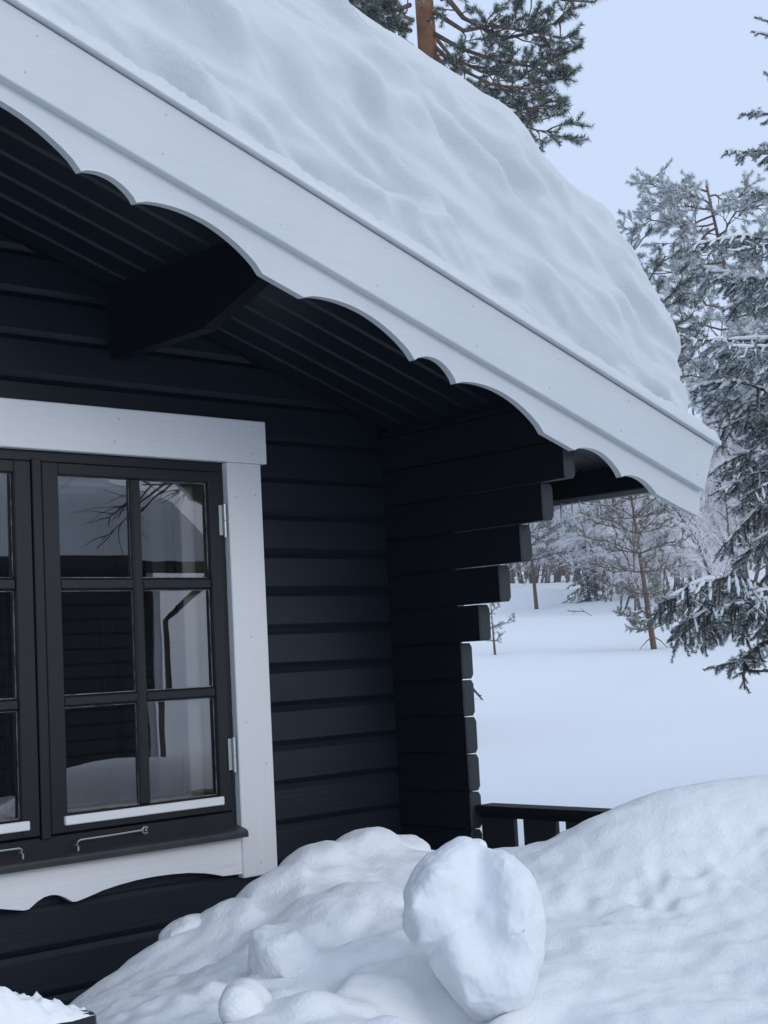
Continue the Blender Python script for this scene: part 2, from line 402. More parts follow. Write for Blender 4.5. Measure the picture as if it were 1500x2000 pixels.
# bargeboards with a scalloped lower board and a sheet metal drip cap
WT, WBM, WLO = .079, -.113, -.222
SEQ = []            # lower edge of the scalloped board, sampled from the eave end upward
def arc(u0, u1, h, n=14, base=WLO):
    """an arch between two cusps"""
    return [(u0 + (u1 - u0) * i / n, base + h * math.sin(math.pi * i / n) ** .72) for i in range(n + 1)]
edge = []
edge += arc(-3.07, -3.04, 0, 1)
cells = [('b', -3.07, -2.62), ('s', -2.62, -2.44)]
tab = [(-3.06, -2.66, .05), (-2.66, -2.50, 0), (-2.50, -1.997, .062), (-1.997, -1.822, .030), (-1.822, -1.381, .058), (-1.381, -1.222, 0),
       (-1.222, -.757, .058), (-.757, -.567, .042), (-.567, -.130, .056), (-.130, .034, 0), (.034, .303, .045), (.303, .520, .034), (.520, .772, 0)]
edge = []
for a, b, h in tab: edge += arc(a, b, h, 16 if h else 2, WLO + (.010 if a > .5 else 0))[:-1]
edge.append((.772, WLO + .015))
for s in (1, -1):
    mb = MB(); 
    ur_t, ur_b = u_ridge(WT), u_ridge(WBM)
    b = .003
    poly = [(ur_b, WBM), (.757, WBM), (.785, WT), (ur_t, WT)]
    inset = [(ur_b, WBM + b), (.757 - b, WBM + b), (.785 - b, WT - b), (ur_t, WT - b)]
    v = [rk(*p, YF, s) for p in inset] + [rk(*p, YF + b, s) for p in poly] + [rk(*p, YF + .028, s) for p in poly]
    mb.add(v, [(0, 1, 2, 3)] + [(i, (i + 1) % 4, 4 + (i + 1) % 4, 4 + i) for i in range(4)] + [(4 + i, 4 + (i + 1) % 4, 8 + (i + 1) % 4, 8 + i) for i in range(4)] + [(11, 10, 9, 8)])
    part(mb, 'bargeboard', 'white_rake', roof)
    mb = MB(); e = [p for p in edge if p[0] > u_ridge(-.2)]; n = len(e); top = WBM + .04
    y0, y1 = YF + .0285, YF + .054
    v = [rk(*p, y0, s) for p in e] + [rk(p[0], top, y0, s) for p in e] + [rk(*p, y1, s) for p in e] + [rk(p[0], top, y1, s) for p in e]
    fs = []
    for i in range(n - 1):
        fs += [(i, i + 1, n + i + 1, n + i), (2 * n + i, 3 * n + i, 3 * n + i + 1, 2 * n + i + 1), (i, 2 * n + i, 2 * n + i + 1, i + 1), (n + i, n + i + 1, 3 * n + i + 1, 3 * n + i)]
    fs += [(0, n, 3 * n, 2 * n), (n - 1, 3 * n - 1, 4 * n - 1, 2 * n - 1)]
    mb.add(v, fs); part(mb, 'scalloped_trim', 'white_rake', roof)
    mb = MB(); poly = [(YF - .022, .084), (YF - .018, .082), (YF - .004, .0835), (YF + .2, .0835), (YF + .2, .098), (YF - .012, .106), (YF - .022, .1)]
    ns = 40; us = [u_ridge(.09) + (.797 - u_ridge(.09)) * i / ns for i in range(ns + 1)]
    m_ = len(poly); v = []
    for i, u in enumerate(us):
        wob = .0016 * noise.noise(Vector((u * 3, 0, s)))
        v += [rk(u, p[1] + wob, p[0] + wob, s) for p in poly]
    mb.add(v, [(i * m_ + j, i * m_ + (j + 1) % m_, (i + 1) * m_ + (j + 1) % m_, (i + 1) * m_ + j) for i in range(ns) for j in range(m_)] + [tuple(range(m_))[::-1], tuple(range(ns * m_, ns * m_ + m_))])
    part(mb, 'drip_cap', 'cap', roof)

def nail_heads(spots, name, parent, mat):
    mb = MB()
    for (x, y, z) in spots: mb.tube([(x, y + .004, z), (x, y - .0012, z), (x, y - .002, z)], [.0032, .0032, .0015], 7)
    o = part(mb, name, mat, parent); o['kind'] = 'stuff'; return o
M['nail'] = simple('painted nail head', (.42, .44, .45), .5, (.52, .53, .53), 60)
sp_n = []
for i in range(8):
    u = -2.2 + .41 * i
    for w in (-.075, .045):
        x, _, z = rk(u + rng.uniform(-.03, .03), w + rng.uniform(-.01, .01), 0); sp_n.append((x, YF, z))
nail_heads(sp_n, 'nail_heads', roof, 'nail')
# window ---------------------------------------------------------------------------------
XM = 2.454                                      # middle of the mullion
mb = MB()
mb.box(WX0, WX1, W - .004, W + .06, .690, .722, .002); mb.box(WX0, WX1, W - .004, W + .06, WZ0, -.506, .002)
mb.box(3.192, 3.2105, W - .004, W + .06, -.506, .690, .001); mb.box(2 * XM - 3.2105, 2 * XM - 3.192, W - .004, W + .06, -.506, .690, .001)
window = part(mb, 'window', 'window_black', cabin)
mb = MB(); mb.box(2.4375, 2.4705, W - .016, W + .05, -.512, .697, .002); part(mb, 'mullion', 'window_black', window)
def boards(name, mat, x0, x1, y0, y1, z0, z1, b=.003):
    mb = MB(); mb.box(x0, x1, y0, y1, z0, z1, b); return part(mb, name, mat, window)
boards('head_casing', 'white_x', 2 * XM - 3.394, 3.394, W - .034, W + .004, .7255, .882)
for s in (1, -1):
    xs = sorted((XM + s * (3.213 - XM), XM + s * (3.3665 - XM)))
    boards('side_casing', 'white_z', xs[0], xs[1], W - .030, W + .004, -.735, .7245)
nail_heads([(x, W - .034, z) for x, z in ((2.30, .765), (2.31, .85), (2.74, .768), (2.76, .845), (3.33, .76), (3.335, .86))] + [(x, W - .030, z) for x, z in ((3.25, .60), (3.335, .61), (3.29, .1), (3.25, -.2), (3.335, -.35), (3.29, -.69))], 'nail_heads', window, 'nail')
# apron with its own scalloped lower edge
half = [(0, -.683), (.025, -.686), (.05, -.697), (.078, -.715), (.095, -.716), (.13, -.709), (.19, -.6955), (.25, -.687), (.32, -.681), (.39, -.679), (.46, -.681), (.53, -.686), (.60, -.697), (.655, -.7105), (.67, -.716), (.757, -.720)]
xsl = [(-a, z) for a, z in half[::-1]] + half[1:]
mb = MB(); n = len(xsl); y0, y1, zt = W - .022, W + .003, -.575
v = [(XM + .004 + a, y0, z) for a, z in xsl] + [(XM + .004 + a, y0, zt) for a, z in xsl] + [(XM + .004 + a, y1, z) for a, z in xsl] + [(XM + .004 + a, y1, zt) for a, z in xsl]
fs = []
for i in range(n - 1): fs += [(i, i + 1, n + i + 1, n + i), (i, 2 * n + i, 2 * n + i + 1, i + 1), (2 * n + i, 3 * n + i, 3 * n + i + 1, 2 * n + i + 1)]
fs += [(0, n, 3 * n, 2 * n), (n - 1, 3 * n - 1, 4 * n - 1, 2 * n - 1)]
mb.add(v, fs); part(mb, 'apron_board', 'white_x', window)
# sheet metal sill
mb = MB(); prof = [(W + .01, -.548), (W - .046, -.563), (W - .058, -.569), (W - .062, -.576), (W - .062, -.591), (W - .058, -.591), (W - .057, -.577), (W + .01, -.562)]
mb.prism(prof, 2 * XM - 3.216, 3.216, lambda p, t: (t, p[0], p[1])); part(mb, 'sill_flashing', 'sill', window)
ROWS = [(.313, .648), (-.067, .271), (-.441, -.106)]
for s in (1, -1):
    def mx2(x): return x if s > 0 else 2 * XM - x
    def bx(mb, x0, x1, *r, **k):
        a, b = sorted((mx2(x0), mx2(x1))); mb.box(a, b, *r, **k); return mb
    ya, yb = W - .012, W + .032
    mb = MB(); bx(mb, 2.4745, 2.5345, ya, yb, -.500, .6885, b=.003); bx(mb, 3.141, 3.1895, ya, yb, -.500, .6885, b=.003)
    bx(mb, 2.5345, 3.141, ya + .0005, yb, .649, .688, b=.003); bx(mb, 2.5345, 3.141, ya + .0005, yb, -.4995, -.442, b=.003)
    sash = part(mb, 'sash', 'window_black', window)
    mb = MB(); bx(mb, 2.8185, 2.857, ya + .004, yb - .004, -.444, .651, b=.007); part(mb, 'muntin', 'window_black', window)
    for z0, z1 in ((.272, .312), (-.105, -.068)):
        for xa, xb in ((2.5325, 2.8205), (2.855, 3.143)):
            mb = MB(); bx(mb, xa, xb, ya + .0045, yb - .004, z0, z1, b=.007); part(mb, 'muntin', 'window_black', window)
    for z0, z1 in ROWS:
        for xa, xb in ((2.5345, 2.8195), (2.8565, 3.141)):
            a, b = sorted((mx2(xa) , mx2(xb))); tl = rng.uniform(-.0015, .0015); t2 = rng.uniform(-.0015, .0015)
            mb = MB(); mb.add([(a, W + .012, z0 - .003), (b, W + .012 + tl, z0 - .003), (b, W + .012 + tl + t2, z1 + .003), (a, W + .012 + t2, z1 + .003)], [(0, 1, 2, 3)])
            part(mb, 'pane', 'glass', window)
            # pale putty bead round the pane
            mb = MB(); w_ = .0022
            for q in ((a, a + w_, z0, z1), (b - w_, b, z0, z1), (a, b, z0, z0 + w_), (a, b, z1 - w_, z1)):
                mb.box(q[0], q[1], W + .0085, W + .0105 + rng.uniform(0, .0005), q[2], q[3])
            part(mb, 'putty_bead', 'putty', window)
    mb = MB(); bx(mb, 2.517, 3.147, W - .026, W - .011, -.476, -.447, b=.003); part(mb, 'weather_bar', 'white_x', window)
    # linings and inner casement behind the glass
    mb = MB(); bx(mb, 3.146, 3.19, W + .034, W + .115, -.5, .69); part(mb, 'jamb_lining', 'raw_pine', window)
    mb = MB(); bx(mb, 2.4545, 2.47, W + .052, W + .115, -.5, .69); part(mb, 'jamb_lining', 'raw_pine', window)
    mb = MB(); bx(mb, 3.085, 3.145, W + .085, W + .125, -.5, .69, b=.003); bx(mb, 2.471, 2.52, W + .085, W + .125, -.5, .69, b=.003)
    bx(mb, 2.52, 3.085, W + .0855, W + .125, .63, .69, b=.003); bx(mb, 2.52, 3.085, W + .0855, W + .125, -.5, -.44, b=.003); part(mb, 'inner_sash', 'white_inner', window)
    mb = MB(); a, b = sorted((mx2(2.52), mx2(3.085))); mb.add([(a, W + .1, -.44), (b, W + .102, -.44), (b, W + .1045, .63), (a, W + .1025, .63)], [(0, 1, 2, 3)]); part(mb, 'inner_pane', 'glass', window)
    # hook, staple and hinges
    zz = -.528; pts = [(2.552, W - .012, zz - .012), (2.552, W - .03, zz - .012), (2.553, W - .034, zz - .002), (2.562, W - .034, zz + .003), (2.68, W - .034, zz + .004), (2.80, W - .033, zz + .006)]
    mb = MB(); mb.tube([(mx2(p[0]), p[1], p[2]) for p in pts], .0032, 6)
    ring = [(mx2(2.811 + .011 * math.cos(t)), W - .032, zz + .005 + .011 * math.sin(t)) for t in np.linspace(.6, 5.6, 12)]
    mb.tube(ring, .003, 5); mb.tube([(mx2(2.812), W - .036, zz + .006), (mx2(2.812), W - .002, zz + .006)], .004, 6); mb.tube([(mx2(2.552), W - .038, zz - .014), (mx2(2.552), W - .038, zz - .03)], .003, 5)
    part(mb, 'window_hook', 'galv', window)
    for z0, z1 in ((.455, .574), (-.369, -.248)):
        mb = MB(); xx = mx2(3.199); zm = (z0 + z1) / 2
        mb.tube([(xx, W - .022, z0), (xx, W - .022, zm - .001)], .0065, 8); mb.tube([(xx, W - .022, zm + .001), (xx, W - .022, z1)], .0065, 8)
        a, b = sorted((mx2(3.178), xx)); mb.box(a, b, W - .0165, W - .0135, z0 + .008, z1 - .004)
        part(mb, 'hinge', 'galv', window)

# ------------------------------------------------------------------ snow on the roof
def tableE(u): return interp(u, [(-3.3, 1.02), (-1.2, 1.0), (-.6, .985), (-.4, .97), (-.1, .925), (.2, .90), (.40, .845), (.52, .775), (.62, .665), (.69, .535), (.74, .40), (.775, .25), (.795, .11), (.80, .02)])
uu = [u_ridge(.1) + .0 + (.45 - u_ridge(.1)) * i / 250 for i in range(251)] + list(np.linspace(.4565, .80, 60))
prof = []                                     # (distance behind the bargeboard, height fraction)
fine = [(.46 * (1 - math.cos(i / 3000 * math.pi / 2) ** (2 / 3.3)), math.sin(i / 3000 * math.pi / 2) ** (2 / 3.3)) for i in range(3001)]
acc = [0]
for (t0, h0), (t1, h1) in zip(fine, fine[1:]): acc.append(acc[-1] + math.hypot(t1 - t0, h1 - h0))
for i in range(120):                          # evenly spaced along the curve
    k_ = int(np.searchsorted(acc, acc[-1] * i / 119)); prof.append(fine[min(k_, 3000)])
tail = [(.46 + 5.6 * (i / 30) ** 1.5, 1 + .05 * (1 - math.exp(-i / 6))) for i in range(1, 31)]
prof = prof + tail
HS = .905; YS = YF + .045
sv = []; sidx = {}
cols = [(-1, u) for u in uu[::-1][:-1]] + [(1, u) for u in uu]
for ci, (s, u) in enumerate(cols):
    E = tableE(u); rb = sm(.9, .0, u - u_ridge(.1))
    for pi, (t, h) in enumerate(prof):
        x, _, z = rk(u, .098, 0, s)
        nrm = Vector((s * ST, 0, CT)).lerp(Vector((0, 0, 1)), rb).normalized()
        w = HS * E * h
        back = .10 * (1 - E)                    # the block also rounds back towards the eave
        y = YS + t + back
        # hollows and ridges left by thaw: long streaks down the slope, steeper than they are long
        q = u * s
        n1 = fbm((q * 1.3 + 11, (w * 7.5) + q * 1.6, 2.0), 3); n2 = fbm((q * 3.4, w * 10 + q * 2 + t * 4, 5.0), 2); n3 = fbm((q * 12, w * 16 + t * 9, 9.0), 2)
        a = sm(0, .10, w) * (1 - .72 * sm(.80, .97, h)) * (1 - .6 * sm(.45, .72, u))
        d = a * (.050 * n1 + .016 * n2 + .004 * n3)
        rg = math.exp(-(noise.noise(Vector((q * 1.5 + 3, w * 7.0 + q * 1.7, 4.4))) / .24) ** 2)
        d += a * .046 * rg - .022 * a
        fy = math.cos(min(1, t / .46) * math.pi / 2)
        p = Vector((x, y, z)) + nrm * (w + d * (1 - .6 * fy)) + Vector((0, -d * (.35 + .9 * fy), 0)) + Vector((s * CT, 0, -ST)) * (.03 * a * n2 * sm(.3, .7, u))
        if t == 0: p = Vector((x, YS + back, z))
        sv.append(p)
npf = len(prof)
sf = [(i * npf + j, (i + 1) * npf + j, (i + 1) * npf + j + 1, i * npf + j + 1) for i in range(len(cols) - 1) for j in range(npf - 1)]
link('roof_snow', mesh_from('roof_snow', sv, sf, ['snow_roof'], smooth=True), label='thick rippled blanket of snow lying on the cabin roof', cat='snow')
# crust on the drip cap
mb = MB()
def crust(s):
    n = 420; v = []; u0 = u_ridge(.1)
    for i in range(n + 1):
        u = u0 + (.80 - u0) * i / n
        h = .030 + .010 * fbm((u * 9, s, 3), 4) + .007 * fbm((u * 40, s, 8), 3) + .010 * sm(.2, .7, u); h = max(.006, h)
        f = .004 * fbm((u * 30, 2, s), 3); e_ = sm(0, .03, .80 - u)
        for (yy, ww) in ((YF - .017 + f, .1005), (YF - .016 + f, .1005 + h * .6 * e_), (YF - .002 + f, .101 + h * e_), (YF + .03, .101 + h * 1.1 * e_), (YF + .07, .101 + h * .9 * e_), (YF + .1, .099)):
            v.append(rk(u, ww, yy, s))
    m_ = 6
    mb.add(v, [(i * m_ + j, (i + 1) * m_ + j, (i + 1) * m_ + j + 1, i * m_ + j + 1) for i in range(n) for j in range(m_ - 1)])
crust(1)
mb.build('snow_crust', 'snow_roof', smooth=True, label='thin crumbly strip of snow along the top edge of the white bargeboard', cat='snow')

# icicles under the eave
for i, (px, py, ln, lab) in enumerate([(1060, 1012, .055, 'short icicle nearest the stepped log ends, hanging below the eave'), (1095, 978, .155, 'longest icicle hanging from the eave beside the log ends'),
                                       (1117, 976, .062, 'medium icicle just right of the longest one under the eave'), (1131, 974, .038, 'tiny icicle rightmost under the dark eave')]):
    r_ = ray(px, py); p = r_ * (4.676 / r_.x); top = .592
    mb = MB(); mb.tube([(4.676, p.y, top), (4.677, p.y + .002, top - ln * .3), (4.676, p.y + .001, top - ln * .7), (4.676, p.y, top - ln)], [.0055, .004, .0028, .0006], 7)
    mb.build('icicle', 'ice', smooth=True, label=lab, cat='icicle', group='icicles under the eave')

# ------------------------------------------------------------------ porch railing in line with the side wall
rail = empty('porch_railing', (4.06, 3.3, -1.3), label='black porch railing of wide upright boards running out from the log wall', cat='railing')
def rpart(mb, name, mat):
    o = mb.build(name, mat, rail); o.location = -rail.location; return o
mb = MB(); mb.box(4.02, 4.115, 1.9, 3.806, -.579, -.556, .003); rpart(mb, 'top_rail', 'black_y')
mb = MB(); mb.box(4.045, 4.09, 1.9, 3.806, -.601, -.580, .002); rpart(mb, 'under_rail', 'black_y')
yb_ = 3.806
for i in range(10):
    y1 = yb_ - (.16 if i == 0 else .153); mb = MB(); mb.box(4.05, 4.072, y1, yb_, -1.25, -.6015, .002); rpart(mb, 'baluster_board', 'black_z'); yb_ = y1 - .044
# second railing end in the lower left corner, capped with rime
# placed by sight: its top is 0.6 m below the eye and about 2.3 m away
p0 = at(178, 1972, 2.35); 
corner = empty('railing_post', (p0.x - .2, p0.y, -1.2), label='dark railing end with frosty snow cap in the bottom left corner', cat='railing')
def cpart(mb, name, mat, **k):
    o = mb.build(name, mat, corner, **k); o.location = -corner.location; return o
mb = MB(); zt = p0.z; mb.box(p0.x - .55, p0.x, p0.y - .02, p0.y + .09, zt - .05, zt, .006); cpart(mb, 'top_rail', 'black_x')
mb = MB(); mb.box(p0.x - .11, p0.x - .015, p0.y, p0.y + .07, -1.25, zt - .0505, .004); cpart(mb, 'post', 'black_z')
nx, ny = 90, 26; v = []
for i in range(nx + 1):
    for j in range(ny + 1):
        fx, fyy = i / nx, j / ny
        x = p0.x - .55 + .545 * fx; y = p0.y - .022 + .112 * fyy
        e_ = min(1, 4 * fyy) * min(1, 4 * (1 - fyy)); e2 = min(1, (1 - fx) * 2.6)
        h = .075 * e_ ** .6 * e2 ** .8 * (1 + .25 * fbm((x * 9, y * 9, 4), 3)) + .012 * fbm((x * 60, y * 60, 2), 3) * e_
        v.append((x, y - .006 * fbm((x * 50, y * 50, 9), 2), zt + max(-.004, h - .004)))
mbf = [(i * (ny + 1) + j, (i + 1) * (ny + 1) + j, (i + 1) * (ny + 1) + j + 1, i * (ny + 1) + j + 1) for i in range(nx) for j in range(ny)]
link('rime_snow', mesh_from('rime_snow', v, mbf, ['snow_pile'], smooth=True), label='crumbly snow cap lying on the dark railing end at bottom left', cat='snow')

# ------------------------------------------------------------------ shovelled snow in front of the cabin
CP = []
def cp(px, py, y): p = on_y(px, py, y); CP.append((p.x, p.y, p.z))
for a in [(120, 1975, 3.35), (150, 1945, 3.38), (230, 1893, 3.38), (300, 1850, 3.38), (400, 1802, 3.38), (470, 1768, 3.38), (540, 1703, 3.36), (610, 1668, 3.36), (680, 1643, 3.34), (740, 1636, 3.32), (800, 1640, 3.3), (838, 1664, 3.26),
          (870, 1672, 3.15), (940, 1676, 3.0), (1030, 1662, 2.8), (1120, 1622, 2.72), (1190, 1590, 2.66), (1300, 1545, 2.58), (1400, 1521, 2.52), (1500, 1513, 2.46), (1650, 1510, 2.38),
          (300, 2000, 2.75), (600, 2000, 2.3), (950, 2010, 2.12), (1250, 2000, 1.9), (1500, 2000, 1.72), (1700, 1990, 1.6),
          (420, 1900, 3.05), (640, 1830, 2.85), (600, 1740, 3.1), (760, 1740, 3.0), (1100, 1800, 2.42), (1300, 1790, 2.28), (1450, 1700, 2.26), (1100, 1700, 2.62), (1260, 1640, 2.50), (1500, 1600, 2.30), (1300, 1900, 2.08), (1650, 1650, 2.1)]: cp(*a)
ridge = CP[:21]
for i, (x, y, z) in enumerate(ridge):
    d = Vector((x, y, 0)).normalized()
    k1, k2 = (.25, .55) if i < 12 else (.45, .95)
    CP.append((x + d.x * k1, y + d.y * k1, z - (.16 if i < 12 else .12))); CP.append((x + d.x * k2, y + d.y * k2, -1.0)); CP.append((x + d.x * 1.6, y + d.y * 1.6, -1.3))
for a in np.linspace(-60, 130, 12):
    for r in (.5, 1.0): CP.append((r * math.sin(math.radians(a)), r * math.cos(math.radians(a)), -1.25))
CP += [(-1, 3, -1.3), (0, 3.6, -1.3), (-1, 4.5, -1.3), (.8, 4.0, -1.25), (6.5, 0, -1.3), (6.5, 2, -1.3), (6, 4, -1.3), (7, 1, -1.35), (4.8, 5, -1.35), (5.5, -1, -1.3)]
C = np.array(CP)
A = np.linalg.norm(C[:, None, :2] - C[None, :, :2], axis=2); n_ = len(C)
Mx = np.zeros((n_ + 1, n_ + 1)); Mx[:n_, :n_] = A - 1e-3 * np.eye(n_); Mx[n_, :n_] = 1; Mx[:n_, n_] = 1
sol = np.linalg.solve(Mx, np.append(C[:, 2], 0))
def pile_base(X, Y):
    out = np.full(X.shape, sol[-1])
    for (x, y, z), wgt in zip(CP, sol[:-1]): out += wgt * np.hypot(X - x, Y - y)
    return out
st = .0135
gx = np.arange(-.8, 6.3, st); gy = np.arange(.4, 4.15, st)
GX, GY = np.meshgrid(gx, gy, indexing='ij'); GZ = pile_base(GX, GY)
for _ in range(3):
    p = np.pad(GZ, 2, 'edge'); GZ = sum(p[i:i + GZ.shape[0], j:j + GZ.shape[1]] for i in range(5) for j in range(5)) / 25
crumbs = [on_y(1250, 1745, 2.36), on_y(1350, 1725, 2.33), on_y(1450, 1700, 2.27), on_y(1520, 1660, 2.25)]
heap = [on_y(360, 1930, 3.0), on_y(260, 1960, 2.95), on_y(450, 1960, 2.75), on_y(560, 1930, 2.6)]
dips = [(at(845, 1920, 3.2), .11, .012), (at(1060, 1930, 3.15), .05, .006), (at(560, 1965, 3.3), .05, .008), (at(480, 1950, 3.3), .04, .01)]
pv = []
for i in range(GX.shape[0]):
    for j in range(GX.shape[1]):
        x, y, z = GX[i, j], GY[i, j], GZ[i, j]
        if z > -1.2:
            cr = max(math.exp(-((x - c.x) ** 2 + (y - c.y) ** 2) / .02) for c in crumbs)
            hp = max(math.exp(-((x - c.x) ** 2 + (y - c.y) ** 2) / .03) for c in heap)
            lump = noise.noise(Vector((x * 5.5, y * 5.5, 1))); left = sm(3.3, 2.6, x - .2 * y)
            z += .020 * left * lump + .010 * left * fbm((x * 16, y * 16, 2), 3) + .006 * noise.noise(Vector((x * 3, y * 3, 6))) + .003 * fbm((x * 30, y * 30, 5), 2)
            dp = max(k_ * math.exp(-((x - c.x) ** 2 + (y - c.y) ** 2) / w_) for c, k_, w_ in dips)
            z -= dp
            z += cr * (.030 * fbm((x * 24, y * 24, 3), 3) - .012) + hp * .02 * fbm((x * 22, y * 22, 8), 3)
        pv.append((x, y, z))
# broken clods thrown up by the shovel, merged into the heap
PZ = np.array([p[2] for p in pv]).reshape(GX.shape); cr_ = random.Random(5); base_z = PZ.copy()
clods = []
for px, py, dd, rad_ in [(430, 1790, 4.1, .10), (330, 1850, 4.05, .09), (520, 1730, 4.2, .10), (600, 1690, 4.3, .12), (700, 1660, 4.45, .13), (640, 1760, 3.9, .12), (730, 1730, 4.0, .12), (560, 1800, 3.8, .10), (660, 1850, 3.55, .10), (720, 1830, 3.6, .10), (420, 1870, 3.7, .10), (350, 1920, 3.5, .10), (270, 1930, 3.6, .09), (740, 1930, 3.3, .10), (680, 1960, 3.2, .09), (800, 1990, 3.05, .07), (1080, 1975, 3.0, .08), (600, 1990, 3.15, .09)]:
    clods.append((at(px, py, dd), rad_))
for _ in range(70):
    clods.append((at(cr_.uniform(180, 850), cr_.uniform(1690, 2000), cr_.uniform(3.0, 4.4)), cr_.choice((.02, .03, .035, .05))))
for px, py, dd, rad_ in [(900, 1985, 3.05, .06), (950, 2000, 3.0, .07), (1010, 1985, 3.02, .07), (1050, 1950, 3.05, .06), (860, 1960, 3.12, .04), (980, 1995, 2.98, .05)]: clods.append((at(px, py, dd), rad_))
for _ in range(60):
    clods.append((at(cr_.uniform(1050, 1300), cr_.uniform(1800, 2000), cr_.uniform(2.7, 3.2)), cr_.choice((.012, .018, .025))))
for c, rad_ in clods:
    i_, j_ = int((c.x - gx[0]) / st), int((c.y - gy[0]) / st); m_ = int(rad_ * 1.7 / st) + 2
    a0_, a1_, b0_, b1_ = max(0, i_ - m_), min(len(gx), i_ + m_), max(0, j_ - m_), min(len(gy), j_ + m_)
    if a0_ >= a1_ or b0_ >= b1_: continue
    zc = base_z[min(max(i_, 0), len(gx) - 1), min(max(j_, 0), len(gy) - 1)]
    if zc < -1.1: continue
    hh = rad_ * cr_.uniform(.22, .42); sx_, sy_ = cr_.uniform(-.3, .3), cr_.uniform(-.3, .3); th_ = cr_.uniform(0, 3.14); el = cr_.uniform(.7, 1.3)
    for i in range(a0_, a1_):
        for j in range(b0_, b1_):
            dx, dy_ = gx[i] - c.x, gy[j] - c.y; u_, v_ = dx * math.cos(th_) + dy_ * math.sin(th_), -dx * math.sin(th_) + dy_ * math.cos(th_)
            w_ = 1 + .35 * noise.noise(Vector((gx[i] / rad_ * .9, gy[j] / rad_ * .9, rad_ * 90)))
            q_ = ((u_ / el) ** 2 + (v_ * el) ** 2) / (rad_ * w_) ** 2
            if q_ < 1:
                dome = (1 - q_ ** 1.6) ** .55
                PZ[i, j] = max(PZ[i, j], base_z[i, j] + hh * dome * (1 + sx_ * dx / rad_ + sy_ * dy_ / rad_) - .004)
PZs = PZ.copy()
for _ in range(2):
    PZs[1:-1, 1:-1] = (PZs[1:-1, 1:-1] * 4 + PZs[:-2, 1:-1] + PZs[2:, 1:-1] + PZs[1:-1, :-2] + PZs[1:-1, 2:]) / 8
#PZs[1:-1, 1:-1] = (PZ[1:-1, 1:-1] * 4 + PZ[:-2, 1:-1] + PZ[2:, 1:-1] + PZ[1:-1, :-2] + PZ[1:-1, 2:]) / 8
pv = [(GX[i, j], GY[i, j], PZs[i, j]) for i in range(GX.shape[0]) for j in range(GX.shape[1])]
ngy = len(gy)
pf = [(i * ngy + j, (i + 1) * ngy + j, (i + 1) * ngy + j + 1, i * ngy + j + 1) for i in range(len(gx) - 1) for j in range(ngy - 1) if max(pv[i * ngy + j][2], pv[(i + 1) * ngy + j + 1][2]) > -1.34]
link('snow_bank', mesh_from('snow_bank', pv, pf, ['snow_pile'], smooth=True), kind='structure', label='shovelled snow bank in front of the cabin')
# blocks of snow: irregular lumps given by an outline and a depth
def snow_block(outline, dist, depth, label, seed, tilt=0.0, rough=1.0, pieces=None, mat='snow_pile'):
    """a broken clod: hull of the outline at several jittered depths, remeshed, softened and pitted"""
    pts = [at(px, py, dist) for px, py in outline]; c = sum(pts, Vector()) / len(pts); pts = [c + (p - c) * 1.05 for p in pts]
    vd = c.normalized(); rx = Vector((vd.y, -vd.x, 0)).normalized(); uz = rx.cross(vd); R = random.Random(int(seed * 10))
    bm = bmesh.new(); size = sum((p - c).length for p in pts) / len(pts)
    for piece, shift, thick in (pieces or [(outline, 0.0, 1.0)]):
        pp = [at(px, py, dist) for px, py in piece]; pc = sum(pp, Vector()) / len(pp); new = []
        if not pieces: pp = [pc + (p - pc) * 1.05 for p in pp]
        for p in pp:
            t = tilt * (p - c).dot(uz) + shift
            new.append(bm.verts.new(p + vd * (t + R.uniform(-.2, .2) * depth)))
            for f_, lo, hi in ((.86, -.75, -.35), (.86, .4, .8), (.5, -1.05, -.8)):
                new.append(bm.verts.new(pc + (p - pc) * f_ * R.uniform(.85, 1.04) + vd * (t * f_ + thick * depth * R.uniform(lo, hi))))
        res = bmesh.ops.convex_hull(bm, input=new); bmesh.ops.delete(bm, geom=list({g for g in res['geom_interior'] + res['geom_unused'] if isinstance(g, bmesh.types.BMVert)}), context='VERTS')
    me = bpy.data.meshes.new('hull'); bm.to_mesh(me); bm.free(); tmp = bpy.data.objects.new('hull', me); COL.objects.link(tmp)
    m1 = tmp.modifiers.new('r', 'REMESH'); m1.mode = 'VOXEL'; m1.voxel_size = max(.004, size * .026)
    m2 = tmp.modifiers.new('s', 'SMOOTH'); m2.iterations = 40 if pieces else 50; m2.factor = .6
    dg = bpy.context.evaluated_depsgraph_get(); ev = tmp.evaluated_get(dg).to_mesh()
    vs_ = [v.co.copy() for v in ev.vertices]; ns_ = [v.normal.copy() for v in ev.vertices]; fs_ = [tuple(p.vertices) for p in ev.polygons]
    tmp.evaluated_get(dg).to_mesh_clear(); bpy.data.objects.remove(tmp); bpy.data.meshes.remove(me)
    out = []
    for p, n_v in zip(vs_, ns_):
        q = p + Vector((seed, seed * 2, 0)); big = fbm(q * 6.5, 2)
        out.append(p + n_v * rough * (.024 * big + .0045 * fbm(q * 18, 3) + .0012 * fbm(q * 80, 3) - .012 * max(0, noise.noise(q * 9) - .2)))
    return link('snow_block', mesh_from('snow_block', out, fs_, [mat], smooth=True), label=label, cat='snow block', group='snow blocks on the bank')
